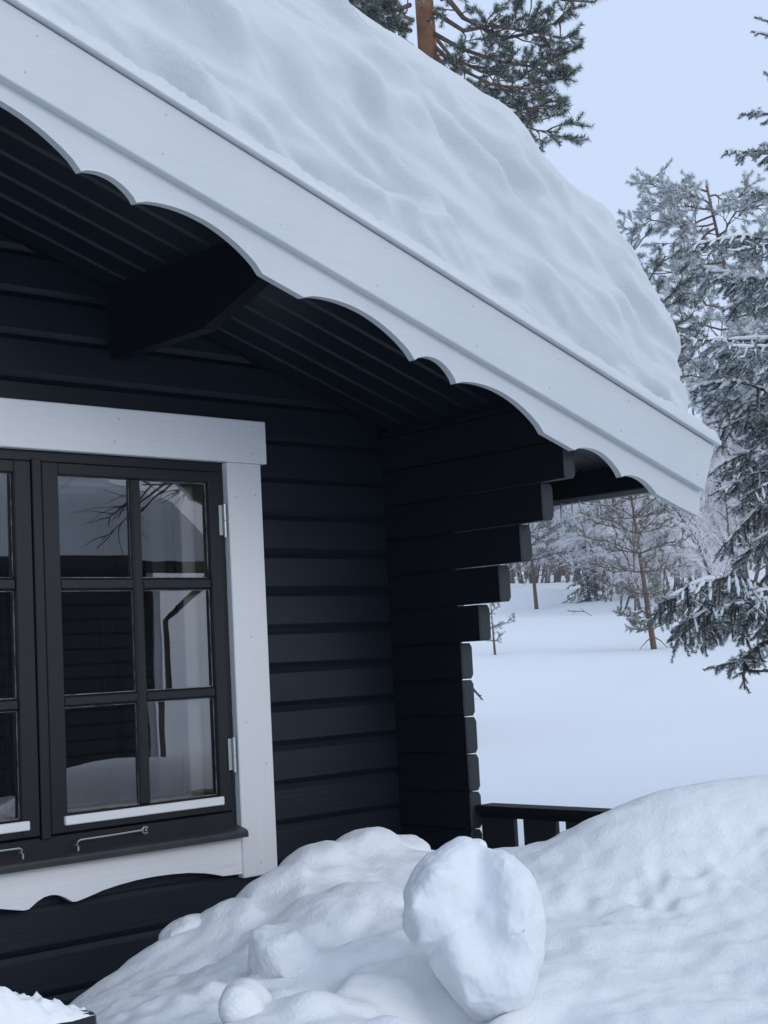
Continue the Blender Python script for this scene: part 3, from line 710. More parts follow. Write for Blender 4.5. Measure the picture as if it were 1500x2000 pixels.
snow_block([(868, 1660), (905, 1645), (945, 1646), (985, 1652), (1012, 1672), (1030, 1715), (1048, 1760), (1054, 1820), (1050, 1880), (1030, 1940), (990, 1985), (945, 1992), (905, 1975), (868, 1925), (815, 1880), (780, 1840), (772, 1795), (785, 1745), (808, 1700), (832, 1675)], 3.3, .15,
           'largest upright block of dense snow standing on the bank', 3.0, .18, mat='snow_block', pieces=[
    ([(830, 1668), (868, 1652), (905, 1643), (948, 1655), (965, 1760), (905, 1850), (815, 1868), (776, 1838), (768, 1795), (780, 1742), (804, 1696)], .008, .95),
    ([(930, 1652), (985, 1648), (1016, 1668), (1035, 1712), (1052, 1760), (1060, 1820), (1055, 1885), (1000, 1905), (925, 1850), (910, 1720)], -.008, .9),
    ([(890, 1810), (1054, 1840), (1050, 1900), (1030, 1948), (990, 1992), (940, 1998), (902, 1980), (870, 1932), (826, 1880), (860, 1780), (1000, 1780)], .0, .95)])
snow_block([(492, 1815), (515, 1800), (545, 1798), (580, 1808), (605, 1835), (622, 1870), (628, 1910), (615, 1950), (580, 1962), (540, 1950), (510, 1925), (492, 1880), (486, 1845)], 3.56, .10, 'rounded mid sized snow block left of the largest one', 8.0, .2)
snow_block([(302, 1845), (310, 1818), (335, 1800), (370, 1786), (395, 1788), (410, 1805), (408, 1830), (380, 1848), (340, 1856)], 4.12, .08, 'small snow lump at the left end of the bank against the dark wall', 14.0, .1, .7)
snow_block([(680, 1650), (705, 1632), (760, 1632), (800, 1636), (836, 1656), (838, 1690), (800, 1710), (740, 1712), (690, 1690)], 4.5, .10, 'flat topped snow lump on the crest of the bank', 21.0, .2, .8)
snow_block([(430, 1960), (450, 1930), (485, 1925), (520, 1945), (530, 1985), (500, 2020), (450, 2015), (430, 1990)], 3.2, .07, 'low snow lump at the bottom edge below the mid sized block', 30.0, .1)
snow_block([(868, 1662), (880, 1645), (915, 1638), (945, 1642), (952, 1665), (920, 1685), (880, 1680)], 3.33, .05, 'small knob of snow on top of the largest block', 33.0, .1, .6)

# ------------------------------------------------------------------ trees
def tri_mesh(name, V, mats, mi):
    """V: (n, 3, 3) triangles"""
    n = len(V); me = bpy.data.meshes.new(name)
    me.vertices.add(3 * n); me.vertices.foreach_set('co', V.reshape(-1).astype(np.float32))
    me.loops.add(3 * n); me.loops.foreach_set('vertex_index', np.arange(3 * n, dtype=np.int32))
    me.polygons.add(n); me.polygons.foreach_set('loop_start', np.arange(0, 3 * n, 3, dtype=np.int32)); me.polygons.foreach_set('loop_total', np.full(n, 3, dtype=np.int32))
    for m in mats: me.materials.append(M[m])
    me.polygons.foreach_set('material_index', np.asarray(mi, dtype=np.int32)); me.update(calc_edges=True); return me
def unit(v): return v / np.maximum(np.linalg.norm(v, axis=-1, keepdims=True), 1e-9)
def needles(A, B, per_m, length, width, spread, fracs, up_frost=.3):
    """needle triangles round the shoots A -> B; fracs: shares of the materials"""
    A = np.asarray(A, float); B = np.asarray(B, float); L = np.linalg.norm(B - A, axis=1)
    cnt = np.maximum(3, (L * per_m).astype(int)); idx = np.repeat(np.arange(len(A)), cnt); n = len(idx)
    t = nrng.random(n)[:, None]; ax = unit(B - A)[idx]; P = A[idx] + (B - A)[idx] * t
    rnd = nrng.normal(size=(n, 3)); rnd = unit(rnd - (rnd * ax).sum(1, keepdims=True) * ax)
    d = unit(ax * (1 - spread) + rnd * spread + nrng.normal(size=(n, 3)) * .12)
    l = length * nrng.uniform(.7, 1.15, (n, 1)); side = unit(np.cross(d, nrng.normal(size=(n, 3)))) * width / 2
    V = np.stack([P - side, P + side, P + d * l], 1)
    r = nrng.random(n) - up_frost * rnd[:, 2]; cum = np.cumsum(fracs); mi = np.minimum(np.searchsorted(cum, np.clip(r, 0, .999)), len(fracs) - 1)
    return V, mi
def join_tris(parts): return np.concatenate([p[0] for p in parts]), np.concatenate([p[1] for p in parts])
def tri_of(mb):
    V, mi = [], []
    for f, m in zip(mb.f, mb.m):
        for i in range(1, len(f) - 1): V.append((mb.v[f[0]], mb.v[f[i]], mb.v[f[i + 1]])); mi.append(m)
    return np.array(V, float).reshape(-1, 3, 3), np.array(mi, int)
def tree_thing(name, base, trunk_mb, trunk_mat, crowns, crown_mats, **kw):
    t = empty(name, tuple(base), **kw); b = Vector(base)
    o = trunk_mb.build('trunk', trunk_mat, t, smooth=True); o.location = -b
    V, mi = crowns; o2 = link('crown', tri_mesh('crown', V - np.array(b), crown_mats, mi), t)
    return t
def rv(s=1.0): return Vector((rng.gauss(0, s), rng.gauss(0, s), rng.gauss(0, s)))
def bend(a, b, k, n=5):
    """points from a to b with a sideways wander"""
    d = b - a; out = [a]; off = Vector()
    for i in range(1, n):
        off = off + rv(k * d.length / n); out.append(a + d * (i / n) + off * math.sin(math.pi * i / n))
    return out + [b]
def along(pts, s):
    n = len(pts) - 1; i = min(n - 1, int(s * n)); return pts[i].lerp(pts[i + 1], s * n - i), (pts[i + 1] - pts[i]).normalized()

# --- pines: limbs, twigs, and tufts of needles at the ends
def pine_limb(mb, tufts, pts, r0, n_tw, tw_len, tuft=.13, up=.25, mi=0):
    mb.tube(pts, list(np.linspace(r0, r0 * .25, len(pts))), 6, mi)
    L = (pts[-1] - pts[0]).length
    for i in range(n_tw):
        s = .18 + .82 * (i + rng.random()) / n_tw; p, d = along(pts, min(.999, s))
        q = (d * .8 + rv(.55) + Vector((0, 0, up))).normalized(); l = tw_len * rng.uniform(.5, 1.2) * (1.15 - .5 * s)
        e = p + q * l; tp = bend(p, e, .25, 4); mb.tube(tp, [.011, .009, .007, .005, .004], 4, mi)
        for j in range(rng.randint(3, 5)):
            a, dd = along(tp, rng.uniform(.35, .999)); g = (dd + rv(.5) + Vector((0, 0, up))).normalized()
            b = a + g * tuft * rng.uniform(.8, 2.0); mb.tube([a, b], [.005, .003], 3, mi); tufts.append((a.lerp(b, .25), b))
        tufts.append((tp[-2], tp[-1] + q * tuft * .6))
    tufts.append((pts[-2].lerp(pts[-1], .6), pts[-1]))
def pt_list(l): return [at(px, py, d) for px, py, d in l]

# 1 the tall pine behind the roof
base = at(905, 1250, 16.0); base.z = ground(base.x, base.y)
tk = MB(); a0 = at(836, 110, 16.0); a1 = at(824, -60, 16.0)
up_ = (a1 - a0).normalized(); bot = a0 - up_ * ((a0.z - base.z) / up_.z); top = a1 + up_ * 3.2
tp = [bot.lerp(top, i / 24) - RIGHT * (.5 * (1 - sm(0, .55, i / 24))) for i in range(25)]; bot = tp[0].copy()
tk.tube(tp, [.17 + .0 * i - .0042 * i + .004 * rng.random() for i in range(25)], 18)
cb = MB(); tufts = []
for l, r0, nt in [([(845, -40, 16), (905, 35, 15.7), (985, 75, 15.5), (1050, 62, 15.4), (1100, 38, 15.3)], .045, 15), ([(842, 20, 16), (905, 60, 15.6), (960, 50, 15.4), (1040, 62, 15.3), (1098, 75, 15.2)], .04, 13),
                  ([(838, 60, 16), (900, 95, 15.7), (975, 120, 15.4), (1040, 130, 15.3), (1092, 118, 15.2)], .04, 14), ([(838, 80, 16), (890, 130, 15.8), (960, 165, 15.5), (1035, 175, 15.3), (1085, 158, 15.2)], .035, 14),
                  ([(838, 95, 16), (890, 160, 15.7), (970, 205, 15.5), (1040, 215, 15.4), (1078, 195, 15.3)], .035, 14), ([(838, 100, 16), (920, 190, 15.7), (990, 235, 15.6), (1050, 255, 15.5), (1088, 258, 15.4)], .03, 11),
                  ([(840, 60, 16), (880, 110, 16.3), (940, 140, 16.6), (1000, 150, 16.8), (1060, 140, 17)], .035, 15), ([(838, 85, 16), (880, 150, 16.3), (930, 190, 16.6), (1000, 220, 16.8), (1060, 235, 17)], .03, 14),
                  ([(832, -80, 16), (920, -50, 15.6), (1020, -25, 15.4), (1100, 0, 15.2), (1162, 4, 15.1)], .045, 7), ([(800, 10, 16), (775, 20, 15.6), (745, 18, 15.4), (705, 8, 15.3)], .04, 15),
                  ([(802, 60, 16), (780, 55, 15.7), (755, 50, 15.5), (725, 30, 15.4)], .035, 13), ([(806, 90, 16), (785, 75, 15.8), (765, 80, 15.6), (745, 70, 15.5)], .03, 11), ([(806, 40, 16), (785, 30, 16.5), (750, 40, 16.8), (720, 0, 17)], .035, 12),
                  ([(815, -120, 16), (760, -160, 15.6), (690, -190, 15.3), (640, -200, 15.2)], .04, 10), ([(822, -150, 16), (900, -190, 15.5), (1000, -220, 15.2), (1080, -260, 15)], .04, 12),
                  ([(812, -220, 16), (740, -260, 16.5), (680, -320, 16.8)], .03, 9), ([(815, -280, 16), (880, -330, 16.4), (960, -380, 16.6)], .03, 9), ([(812, -330, 16), (815, -420, 16), (812, -500, 16)], .03, 10),
                  ([(845, -30, 16), (862, 0, 15.4), (900, -15, 15.0), (960, -20, 14.8)], .03, 9)]:
    pine_limb(cb, tufts, [p for p in pt_list(l)], r0 * .75, int(nt * 1.25), .40, .095, .08)
Nd = needles([t[0] for t in tufts], [t[1] for t in tufts], 800, .062, .0055, .62, [.60, .28, .12], .12)
bk = tri_of(cb); crown = (np.concatenate([Nd[0], bk[0]]), np.concatenate([Nd[1], bk[1] + 3]))
tree_thing('pine_tree', bot, tk, 'bark_orange', crown, ['needle_pine', 'needle_grey', 'needle_frost', 'bark_brown'],
           label='tall pine with orange bark and dark needles rising behind the snowy roof', cat='tree', group='pines round the cabin')

# generic pine built from height and reach
def make_pine(base, height, lean, trunk_r, z_lo, limbs, reach, n_tw, tw_len, tuft, per_m, nl, nw, fr, mats, tmat, crown_top=.25, upf=.3, droop=-.05):
    tk = MB(); top = base + Vector((lean[0], lean[1], height)); n = 10
    tp = [base.lerp(top, i / n) for i in range(n + 1)]; tk.tube(tp, [trunk_r * (1 - .85 * i / n) for i in range(n + 1)], 8)
    cb = MB(); tf = []
    for i in range(limbs):
        s = z_lo + (1 - z_lo) * (i + .5 * rng.random()) / limbs; p = base.lerp(top, s); a = rng.uniform(0, 6.283) if i % 2 else (i * 2.4)
        ln = reach * (crown_top + (1 - crown_top) * math.sin(math.pi * min(1, (1 - s) / (1 - z_lo) * .75 + .08))) * rng.uniform(.7, 1.15)
        e = p + Vector((math.cos(a) * ln, math.sin(a) * ln, ln * rng.uniform(droop - .15, droop + .35)))
        pine_limb(cb, tf, bend(p, e, .3, 6), max(.008, trunk_r * .17), n_tw, tw_len, tuft, .15)
    tf.append((tp[-2].lerp(tp[-1], .5), tp[-1] + Vector((0, 0, .1))))
    Nd = needles([t[0] for t in tf], [t[1] for t in tf], per_m, nl, nw, .6, fr, upf); bk = tri_of(cb)
    return tk, (np.concatenate([Nd[0], bk[0]]), np.concatenate([Nd[1], bk[1] + len(fr)])), mats + [tmat], tmat
def put_pine(name, px, d, lab, grp='pines round the cabin', zoff=0, **k):
    b = at(px, 1250, d); b.z = ground(b.x, b.y) - .05 + zoff
    tk, cr, mats, tm = make_pine(b, **k); return tree_thing(name, b, tk, tm, cr, mats, label=lab, cat='tree', group=grp)
# 2 frosted pine to the right, behind the spruce
put_pine('pine_tree', 1575, 30, 'tall rimed pine standing behind the near spruce', height=8.9, lean=(-.9, .9), trunk_r=.14, z_lo=.46, limbs=36, reach=2.4, n_tw=17, tw_len=.6, tuft=.13, per_m=420, nl=.075, nw=.014,
         fr=[.02, .16, .82], mats=['needle_pine', 'needle_grey', 'needle_frost'], tmat='bark_brown')
# 3 greener pine whose trunk stands hidden behind the cabin; its limbs reach past the end of the roof
tk = MB(); base = at(860, 1250, 18); base.z = ground(base.x, base.y) - .05; top = base + Vector((0, 0, 7.2)) + RIGHT * .9
tp = [base.lerp(top, i / 10) for i in range(11)]; tk.tube(tp, [.15 * (1 - .85 * i / 10) for i in range(11)], 10)
cb = MB(); tf = []
for l, nt in [([(905, 760, 18), (1080, 680, 17.6), (1200, 560, 17.3), (1245, 470, 17.2)], 9), ([(905, 780, 18), (1100, 700, 17.4), (1230, 600, 17.1), (1300, 500, 17)], 16), ([(905, 800, 18), (1120, 720, 17.4), (1260, 620, 17.0), (1345, 545, 16.8)], 18),
              ([(905, 820, 18), (1120, 740, 17.4), (1270, 660, 17.0), (1350, 620, 16.8)], 16), ([(905, 860, 18), (1150, 780, 17.4), (1290, 690, 17), (1360, 660, 16.9)], 12), ([(905, 880, 18), (1150, 820, 17.5), (1300, 740, 17.2), (1350, 700, 17.1)], 10),
              ([(905, 640, 18), (1000, 560, 18.4), (1100, 480, 18.8)], 10), ([(905, 560, 18), (820, 500, 18.4), (720, 480, 18.8)], 10), ([(905, 700, 18), (780, 640, 17.8), (640, 620, 17.6)], 10), ([(910, 480, 18), (960, 420, 18), (1010, 380, 18)], 9)]:
    pine_limb(cb, tf, pt_list(l), .028, nt, .40, .10, .12)
Nd = needles([t[0] for t in tf], [t[1] for t in tf], 700, .065, .0065, .6, [.40, .36, .24], .3); bk = tri_of(cb)
tree_thing('pine_tree', base, tk, 'bark_brown', (np.concatenate([Nd[0], bk[0]]), np.concatenate([Nd[1], bk[1] + 3])), ['needle_pine', 'needle_grey', 'needle_frost', 'bark_brown'],
           label='green pine with limbs reaching past the end of the snowy roof', cat='tree', group='pines round the cabin')
# 4 young pine in the clearing
b = at(1277, 1252, 27); b.z = ground(b.x, b.y)
def young_pine(b, h, lean, whorls, tr, reach, n_tw, label, fr=(.45, .22, .33), tw=.22, tuft=.08):
    tk = MB(); top = b + Vector((lean[0], lean[1], h)); tp = [(b - Vector((0, 0, .1))).lerp(top, i / 8) for i in range(9)]
    tk.tube(tp, [tr * (1 - .8 * i / 8) for i in range(9)], 8); cb = MB(); tf = []
    for s, cnt, f in whorls:
        p = b.lerp(top, s); a0 = rng.random() * 6.28
        for j in range(cnt):
            a = a0 + 6.283 * j / cnt + rng.uniform(-.3, .3); ln = reach * f * rng.uniform(.75, 1.15)
            e = p + Vector((math.cos(a) * ln, math.sin(a) * ln, ln * rng.uniform(.05, .4)))
            pine_limb(cb, tf, bend(p, e, .15, 4), .013, n_tw, tw, tuft, .22)
    if label and 'clearing' in label:
        for sg in (-1, 1):
            cb.tube([b + Vector((0, 0, .22)), b + RIGHT * sg * .12 + Vector((0, 0, .15)), b + RIGHT * sg * .26 + Vector((0, 0, 0))], [.012, .009, .005], 4)
    tf.append((tp[-2], tp[-1] + Vector((0, 0, .12))))
    Nd = needles([t[0] for t in tf], [t[1] for t in tf], 380, .05, .0075, .6, list(fr), .25); bk = tri_of(cb)
    return tree_thing('young_pine', b, tk, 'bark_brown', (np.concatenate([Nd[0], bk[0]]), np.concatenate([Nd[1], bk[1] + 3])), ['needle_pine_y', 'needle_grey', 'needle_frost', 'bark_brown'], label=label, cat='tree', group='young pines in the clearing')
young_pine(b, 3.25, tuple((RIGHT * -.27).xy), [(.10, 3, .75), (.18, 4, .7), (.30, 5, .95), (.42, 5, 1.05), (.53, 5, 1.15), (.64, 5, 1.1), (.73, 5, 1.0), (.83, 5, .75), (.92, 5, .45)], .058, .88, 7, 'young pine with bare brown stem standing alone in the snowy clearing')
b = at(966, 1258, 27.5); b.z = ground(b.x, b.y)
young_pine(b, 1.0, tuple((RIGHT * -.03).xy), [(.25, 2, .9), (.5, 3, 1.2), (.75, 2, 1.0)], .026, .36, 3, 'spindly small pine right beside the projecting log ends', (.12, .28, .6), .12)
b = at(1047, 1170, 41); b.z = ground(b.x, b.y)
young_pine(b, 3.0, tuple((RIGHT * -.1).xy), [(.3, 3, .6), (.45, 5, .9), (.58, 6, 1.2), (.7, 6, 1.3), (.82, 6, 1.1), (.93, 4, .7)], .06, 1.15, 9, 'farther young pine with twin leaning stem behind the stepped logs', (.45, .25, .3), .28)

# --- spruces: branches set with short needle-covered shoots and snow along the top
def spruce_branch(cb, sh, snow, pts, r0, step=.036, smax=.22, dens=1.0, snow_amt=1.0, hang=.25):
    L = sum((q - p).length for p, q in zip(pts, pts[1:])); n = max(3, int(L / step * dens * 1.3))
    cb.tube(pts, list(np.linspace(r0, .004, len(pts))), 5)
    for p, q in zip(pts, pts[1:]): sh.append((p, q))
    if snow_amt > 0: snow.append((pts, .016 * snow_amt))
    for i in range(n):
        s = (i + .5 * rng.random()) / n
        if s < .08: continue
        p, d = along(pts, min(s, .999)); sd = d.cross(Vector((0, 0, 1))).normalized() * (1 if i % 2 else -1)
        l = smax * (1.0 - .62 * s) * rng.uniform(.55, 1.2)
        q = (d * .75 + sd * .8 + Vector((0, 0, rng.uniform(-hang - .25, .18))) + rv(.14)).normalized()
        e = p + q * l + Vector((0, 0, -hang * l * .5)); cb.tube([p, p.lerp(e, .5) + Vector((0, 0, .01)), e], [.004, .0035, .0025], 4); sh.append((p, e))
        if rng.random() < .85 * snow_amt: snow.append(([p.lerp(e, .05), p.lerp(e, .5) + Vector((0, 0, .006)), p.lerp(e, .97)], rng.uniform(.009, .0145)))
        if l > .07:
            for j in range(rng.randint(3, 6)):
                a = p.lerp(e, rng.uniform(.25, .9)); g = (q * .7 + rv(.45) + Vector((0, 0, -hang))).normalized(); b_ = a + g * l * rng.uniform(.3, .6); sh.append((a, b_))
                if rng.random() < .6 * snow_amt: snow.append(([a, b_], .008))
def snow_tubes(mb, snow, mi):
    for pts, r in snow:
        if abs((pts[-1] - pts[0]).normalized().z) > .66: continue        # nothing stays on steep shoots
        if len(pts) > 3:                          # a long branch carries its snow in separate pads
            cut = sorted(rng.uniform(0, 1) for _ in range(7)); cut = [0] + cut + [1]
            for a_, b_ in zip(cut, cut[1:]):
                if b_ - a_ > .03 and rng.random() < .8: snow_tubes(mb, [([along(pts, min(.999, a_ + (b_ - a_) * k_))[0] for k_ in (0, .5, .95)], r * rng.uniform(.6, 1.1))], mi)
            continue
        P = []; R = []
        m = max(2, int((pts[-1] - pts[0]).length / .03))
        for i in range(m + 1):
            p, d = along(pts, min(.999, i / m)); flat = 1 - min(.85, abs(d.z)); rr = r * (.65 + .7 * rng.random()) * (.35 + .65 * flat)
            if i in (0, m): rr *= .45
            P.append(p + Vector((0, 0, r * .62)) + rv(.0018)); R.append(rr)
        mb.tube(P, R, 6, mi)
# near spruce at the right edge; its trunk stands outside the frame
SD = 8.6
base = at(1640, 1300, SD); base.z = ground(base.x, base.y) - .1; topz = at(1560, -260, SD).z
tk = MB(); top = Vector((base.x, base.y, topz)) + RIGHT * .06; tp = [base.lerp(top, i / 12) for i in range(13)]
tk.tube(tp, [.075 * (1 - .92 * i / 12) + .004 for i in range(13)], 10)
cb = MB(); sh = []; snow = []
for l, k in [([(1590, -30, 8.6), (1540, 5, 8.5), (1483, -25, 8.4)], dict(smax=.10, snow_amt=.3, dens=.6)), ([(1600, 90, 8.6), (1530, 65, 8.5), (1480, 42, 8.45)], dict(smax=.1, snow_amt=.4, dens=.5)),
             ([(1600, 110, 8.6), (1540, 82, 8.5), (1475, 74, 8.45)], dict(smax=.1, snow_amt=.8, dens=.5)), ([(1610, 200, 8.6), (1540, 168, 8.5), (1478, 131, 8.45)], dict(smax=.12, snow_amt=.7, dens=.7)),
             ([(1615, 260, 8.6), (1560, 240, 8.4), (1500, 230, 8.3), (1444, 219, 8.2)], dict(smax=.15)), ([(1620, 330, 8.6), (1560, 305, 8.4), (1490, 290, 8.3), (1424, 284, 8.2)], dict(smax=.17)),
             ([(1620, 400, 8.6), (1560, 380, 8.5), (1500, 375, 8.5), (1470, 368, 8.4)], dict(smax=.2)), ([(1625, 500, 8.6), (1550, 465, 8.5), (1450, 462, 8.3), (1360, 474, 8.15)], dict(smax=.26, hang=.4)),
             ([(1625, 590, 8.6), (1550, 545, 8.5), (1460, 535, 8.3), (1380, 530, 8.2)], dict(smax=.26, hang=.45)), ([(1630, 640, 8.6), (1560, 600, 8.9), (1480, 590, 9.0), (1430, 600, 9.1)], dict(smax=.26, hang=.45)),
             ([(1630, 720, 8.6), (1540, 660, 8.4), (1440, 662, 8.2), (1340, 672, 8.0)], dict(smax=.26, hang=.45)), ([(1630, 760, 8.6), (1550, 700, 8.8), (1480, 690, 9.0), (1420, 720, 9.1)], dict(smax=.28, hang=.5)),
             ([(1630, 820, 8.6), (1530, 760, 8.5), (1440, 750, 8.3), (1362, 742, 8.2)], dict(smax=.28, hang=.4)), ([(1635, 880, 8.6), (1550, 830, 8.6), (1470, 810, 8.5), (1410, 830, 8.4)], dict(smax=.3, hang=.5)),
             ([(1635, 960, 8.6), (1550, 885, 8.5), (1470, 880, 8.4), (1420, 905, 8.3)], dict(smax=.28, hang=.5)), ([(1635, 1000, 8.6), (1550, 925, 8.6), (1470, 925, 8.4), (1402, 965, 8.2)], dict(smax=.26, hang=.5)),
             ([(1635, 1060, 8.6), (1550, 970, 8.6), (1480, 980, 8.4), (1412, 1058, 8.2)], dict(smax=.25, hang=.6)), ([(1640, 1180, 8.6), (1540, 1160, 8.4), (1440, 1122, 8.1), (1350, 1145, 7.9), (1275, 1180, 7.8)], dict(smax=.30, hang=.75, dens=1.5, snow_amt=1.3)),
             ([(1640, 1210, 8.6), (1550, 1160, 8.7), (1480, 1145, 8.8), (1420, 1165, 8.9)], dict(smax=.30, hang=.6, dens=1.2)), ([(1640, 1230, 8.6), (1560, 1180, 8.3), (1500, 1165, 8.1), (1440, 1190, 8.0), (1385, 1215, 7.9)], dict(smax=.26, hang=.9, dens=1.2)),
             ([(1470, 1150, 8.1), (1445, 1215, 8.05), (1462, 1262, 8.0)], dict(smax=.12, hang=.6, snow_amt=.2, dens=.7)), ([(1640, 1300, 8.6), (1530, 1255, 8.3), (1470, 1270, 8.1), (1440, 1305, 8.0), (1390, 1316, 7.9)], dict(smax=.15, hang=.3, dens=.9, snow_amt=.35)),
             ([(1466, 1275, 8.1), (1455, 1310, 8.0), (1452, 1342, 7.95)], dict(smax=.08, hang=.3, dens=.8, snow_amt=.1)), ([(1455, 1290, 8.1), (1470, 1320, 8.0), (1488, 1320, 7.95)], dict(smax=.07, dens=.7, snow_amt=.1)),
             ([(1395, 1165, 7.95), (1385, 1215, 7.9), (1382, 1262, 7.9)], dict(smax=.14, hang=.8, snow_amt=.4)), ([(1640, 1110, 8.6), (1560, 1060, 8.6), (1500, 1050, 8.7), (1440, 1105, 8.8)], dict(smax=.22, hang=.5, snow_amt=.6))]:
    pts = pt_list(l); pts = [pts[0]] + [p + rv(.02) for p in pts[1:]]; spruce_branch(cb, sh, snow, pts, .014, **k)
    if len(l) > 3 and 440 < l[-1][1] < 1200:
        for _ in range(1):
            ox, oy, od = rng.uniform(25, 80), rng.uniform(-25, 45), rng.uniform(-.3, .5)
            spruce_branch(cb, sh, snow, [at(px + ox * (i > 0), py + oy * (i > 0), d + od * (i > 0)) + rv(.02) for i, (px, py, d) in enumerate(l)], .012, **k)
for i in range(26):                              # the sides turned away from the picture
    s = rng.uniform(.30, .97); p = base.lerp(top, s); a = rng.uniform(-.8, 1.1); ln = 1.25 * (1 - s) + .12
    dr = (RIGHT * math.cos(a) + Vector((FWD.x, FWD.y, 0)) * math.sin(a)).normalized(); e = p + dr * ln + Vector((0, 0, -.25 * ln))
    spruce_branch(cb, sh, snow, [p, p.lerp(e, .5) + Vector((0, 0, .05)), e], .012, step=.09, smax=.24 * (1.1 - s), hang=.4)
V1 = needles([s[0] for s in sh], [s[1] for s in sh], 1500, .0175, .0034, .62, [.40, .22, .38], .45)
snow_tubes(cb, [], 1); bk = tri_of(cb); sm_ = MB(); snow_tubes(sm_, snow, 0); V3 = tri_of(sm_)
crown = (np.concatenate([V1[0], bk[0], V3[0]]), np.concatenate([V1[1], bk[1] + 3, V3[1] + 4]))
tree_thing('spruce_tree', base, tk, 'bark_brown', crown, ['needle_spruce', 'needle_grey', 'needle_frost', 'twig_dark', 'snow_fluff'],
           label='near spruce reaching in from the right edge with snow on its drooping branches', cat='tree')
# small spruce at the edge of the wood
def small_spruce(px, py, d, h, rad, label):
    b = at(px, py, d); b.z = ground(b.x, b.y) - .05; top = b + Vector((0, 0, h)); tk = MB(); tk.tube([b, b.lerp(top, .5), top], [.06, .035, .008], 6)
    cb = MB(); sh = []; snow = []
    for i in range(46):
        s = .04 + .94 * i / 46; p = b.lerp(top, s); a = i * 2.4; ln = rad * (1 - s) * rng.uniform(.8, 1.15) + .06
        e = p + Vector((math.cos(a) * ln, math.sin(a) * ln, -.35 * ln)); spruce_branch(cb, sh, snow, [p, p.lerp(e, .5) + Vector((0, 0, .04)), e], .01, step=.10, smax=.26 * (1.1 - s), hang=.4, snow_amt=.8)
    V1 = needles([s_[0] for s_ in sh], [s_[1] for s_ in sh], 110, .05, .018, .6, [.42, .33, .25], .35); bk = tri_of(cb); m3 = MB(); snow_tubes(m3, [(p, r * 1.5) for p, r in snow if rng.random() < .35], 0); V3 = tri_of(m3)
    tree_thing('spruce_tree', b, tk, 'bark_brown', (np.concatenate([V1[0], bk[0], V3[0]]), np.concatenate([V1[1], bk[1] + 3, V3[1] + 4])), ['needle_spruce', 'needle_grey', 'needle_frost', 'twig_dark', 'twig_frost'], label=label, cat='tree')
small_spruce(1150, 1165, 42.5, 2.1, .85, 'small dark spruce at the foot of the frosted thicket')

# --- bare frosted birches
def birch_mesh(name, seed, h, spread, n_lim, smin=.12):
    r = random.Random(seed); mb = MB()
    def g(s): return Vector((r.gauss(0, s), r.gauss(0, s), r.gauss(0, s)))
    def grow(p, d, l, rad, lev):
        n = 4; pts = [p]; q = p; dd = d.copy()
        for i in range(n):
            dd = (dd + g(.16) + Vector((0, 0, .05 if lev < 2 else -.04))).normalized(); q = q + dd * l / n; pts.append(q)
        mi = 0 if lev == 0 else (1 if lev >= 2 or r.random() < .45 else 0)
        mb.tube(pts, list(np.linspace(rad, rad * (.35 if lev else .25), n + 1)), 5 if lev == 0 else 3, mi, caps=False)
        if lev >= 3: return
        k = (n_lim, 10, 7)[lev]
        for i in range(k):
            s = (smin + (.98 - smin) * (i + r.random()) / k) if lev == 0 else r.uniform(.2, 1.0)
            a, dd2 = along(pts, min(.999, s)); side = g(1.0); side = (side - dd2 * side.dot(dd2)).normalized()
            nd = (dd2 * (.65 if lev else .55) + side * (.75 if lev else .8) + Vector((0, 0, .12))).normalized()
            ln = (spread * (1.1 - .75 * s), l * .5, l * .55)[lev] * r.uniform(.6, 1.2); grow(a, nd, ln, max(.0058, rad * (.42 if lev == 0 else .5)), lev + 1)
    for st_ in range(r.choice((1, 2, 2, 3))):
        b = g(.12); b.z = 0; d = Vector((r.gauss(0, .12), r.gauss(0, .12), 1)).normalized(); grow(b, d, h * r.uniform(.8, 1.05), .05 * h / 5, 0)
    V, mi = tri_of(mb)
    tr = V[mi == 0]; cr = V[mi == 1]
    return tri_mesh(name + '_trunk', tr, ['bark_grey'], np.zeros(len(tr))), tri_mesh(name + '_crown', cr, ['twig_frost'], np.zeros(len(cr)))
variants = [birch_mesh('birch', 100 + i, (5.2, 6.0, 4.6, 6.6, 5.0)[i], (1.5, 1.7, 1.5, 1.8, 1.4)[i], (15, 17, 14, 18, 15)[i]) for i in range(5)]
spots = []
for i in range(46):
    px = 985 + 560 * ((i * .618) % 1.0); d = 39 + 24 * ((i * .37 + .05 * rng.random()) % 1.0)
    if px < 1130 and d < 50: d += 13
    if 1000 < px < 1110 and d < 57: d = 58 + 5 * rng.random()
    spots.append((px, d, rng.uniform(.8, 1.2)))
spots += [(1215, 38, .5), (1190, 41, .6), (1245, 37, .45), (1300, 39, .55), (1400, 37, .8), (1440, 36, .75), (1180, 44, .8), (1480, 38, .9), (1390, 34, .95), (1335, 41, .9)]
for i, (px, d, s) in enumerate(spots):
    p = at(px, 1200, d); p.z = ground(p.x, p.y) - .08
    t = empty('birch_tree', tuple(p), label='bare frosted birch in the dense thicket at the edge of the wood', cat='tree', group='frosted birches of the thicket')
    t.rotation_euler = (0, 0, rng.uniform(0, 6.28)); t.scale = (s, s, s * rng.uniform(.9, 1.1))
    tm, cm = variants[i % 5]; link('trunk', tm, t); link('crown', cm, t)
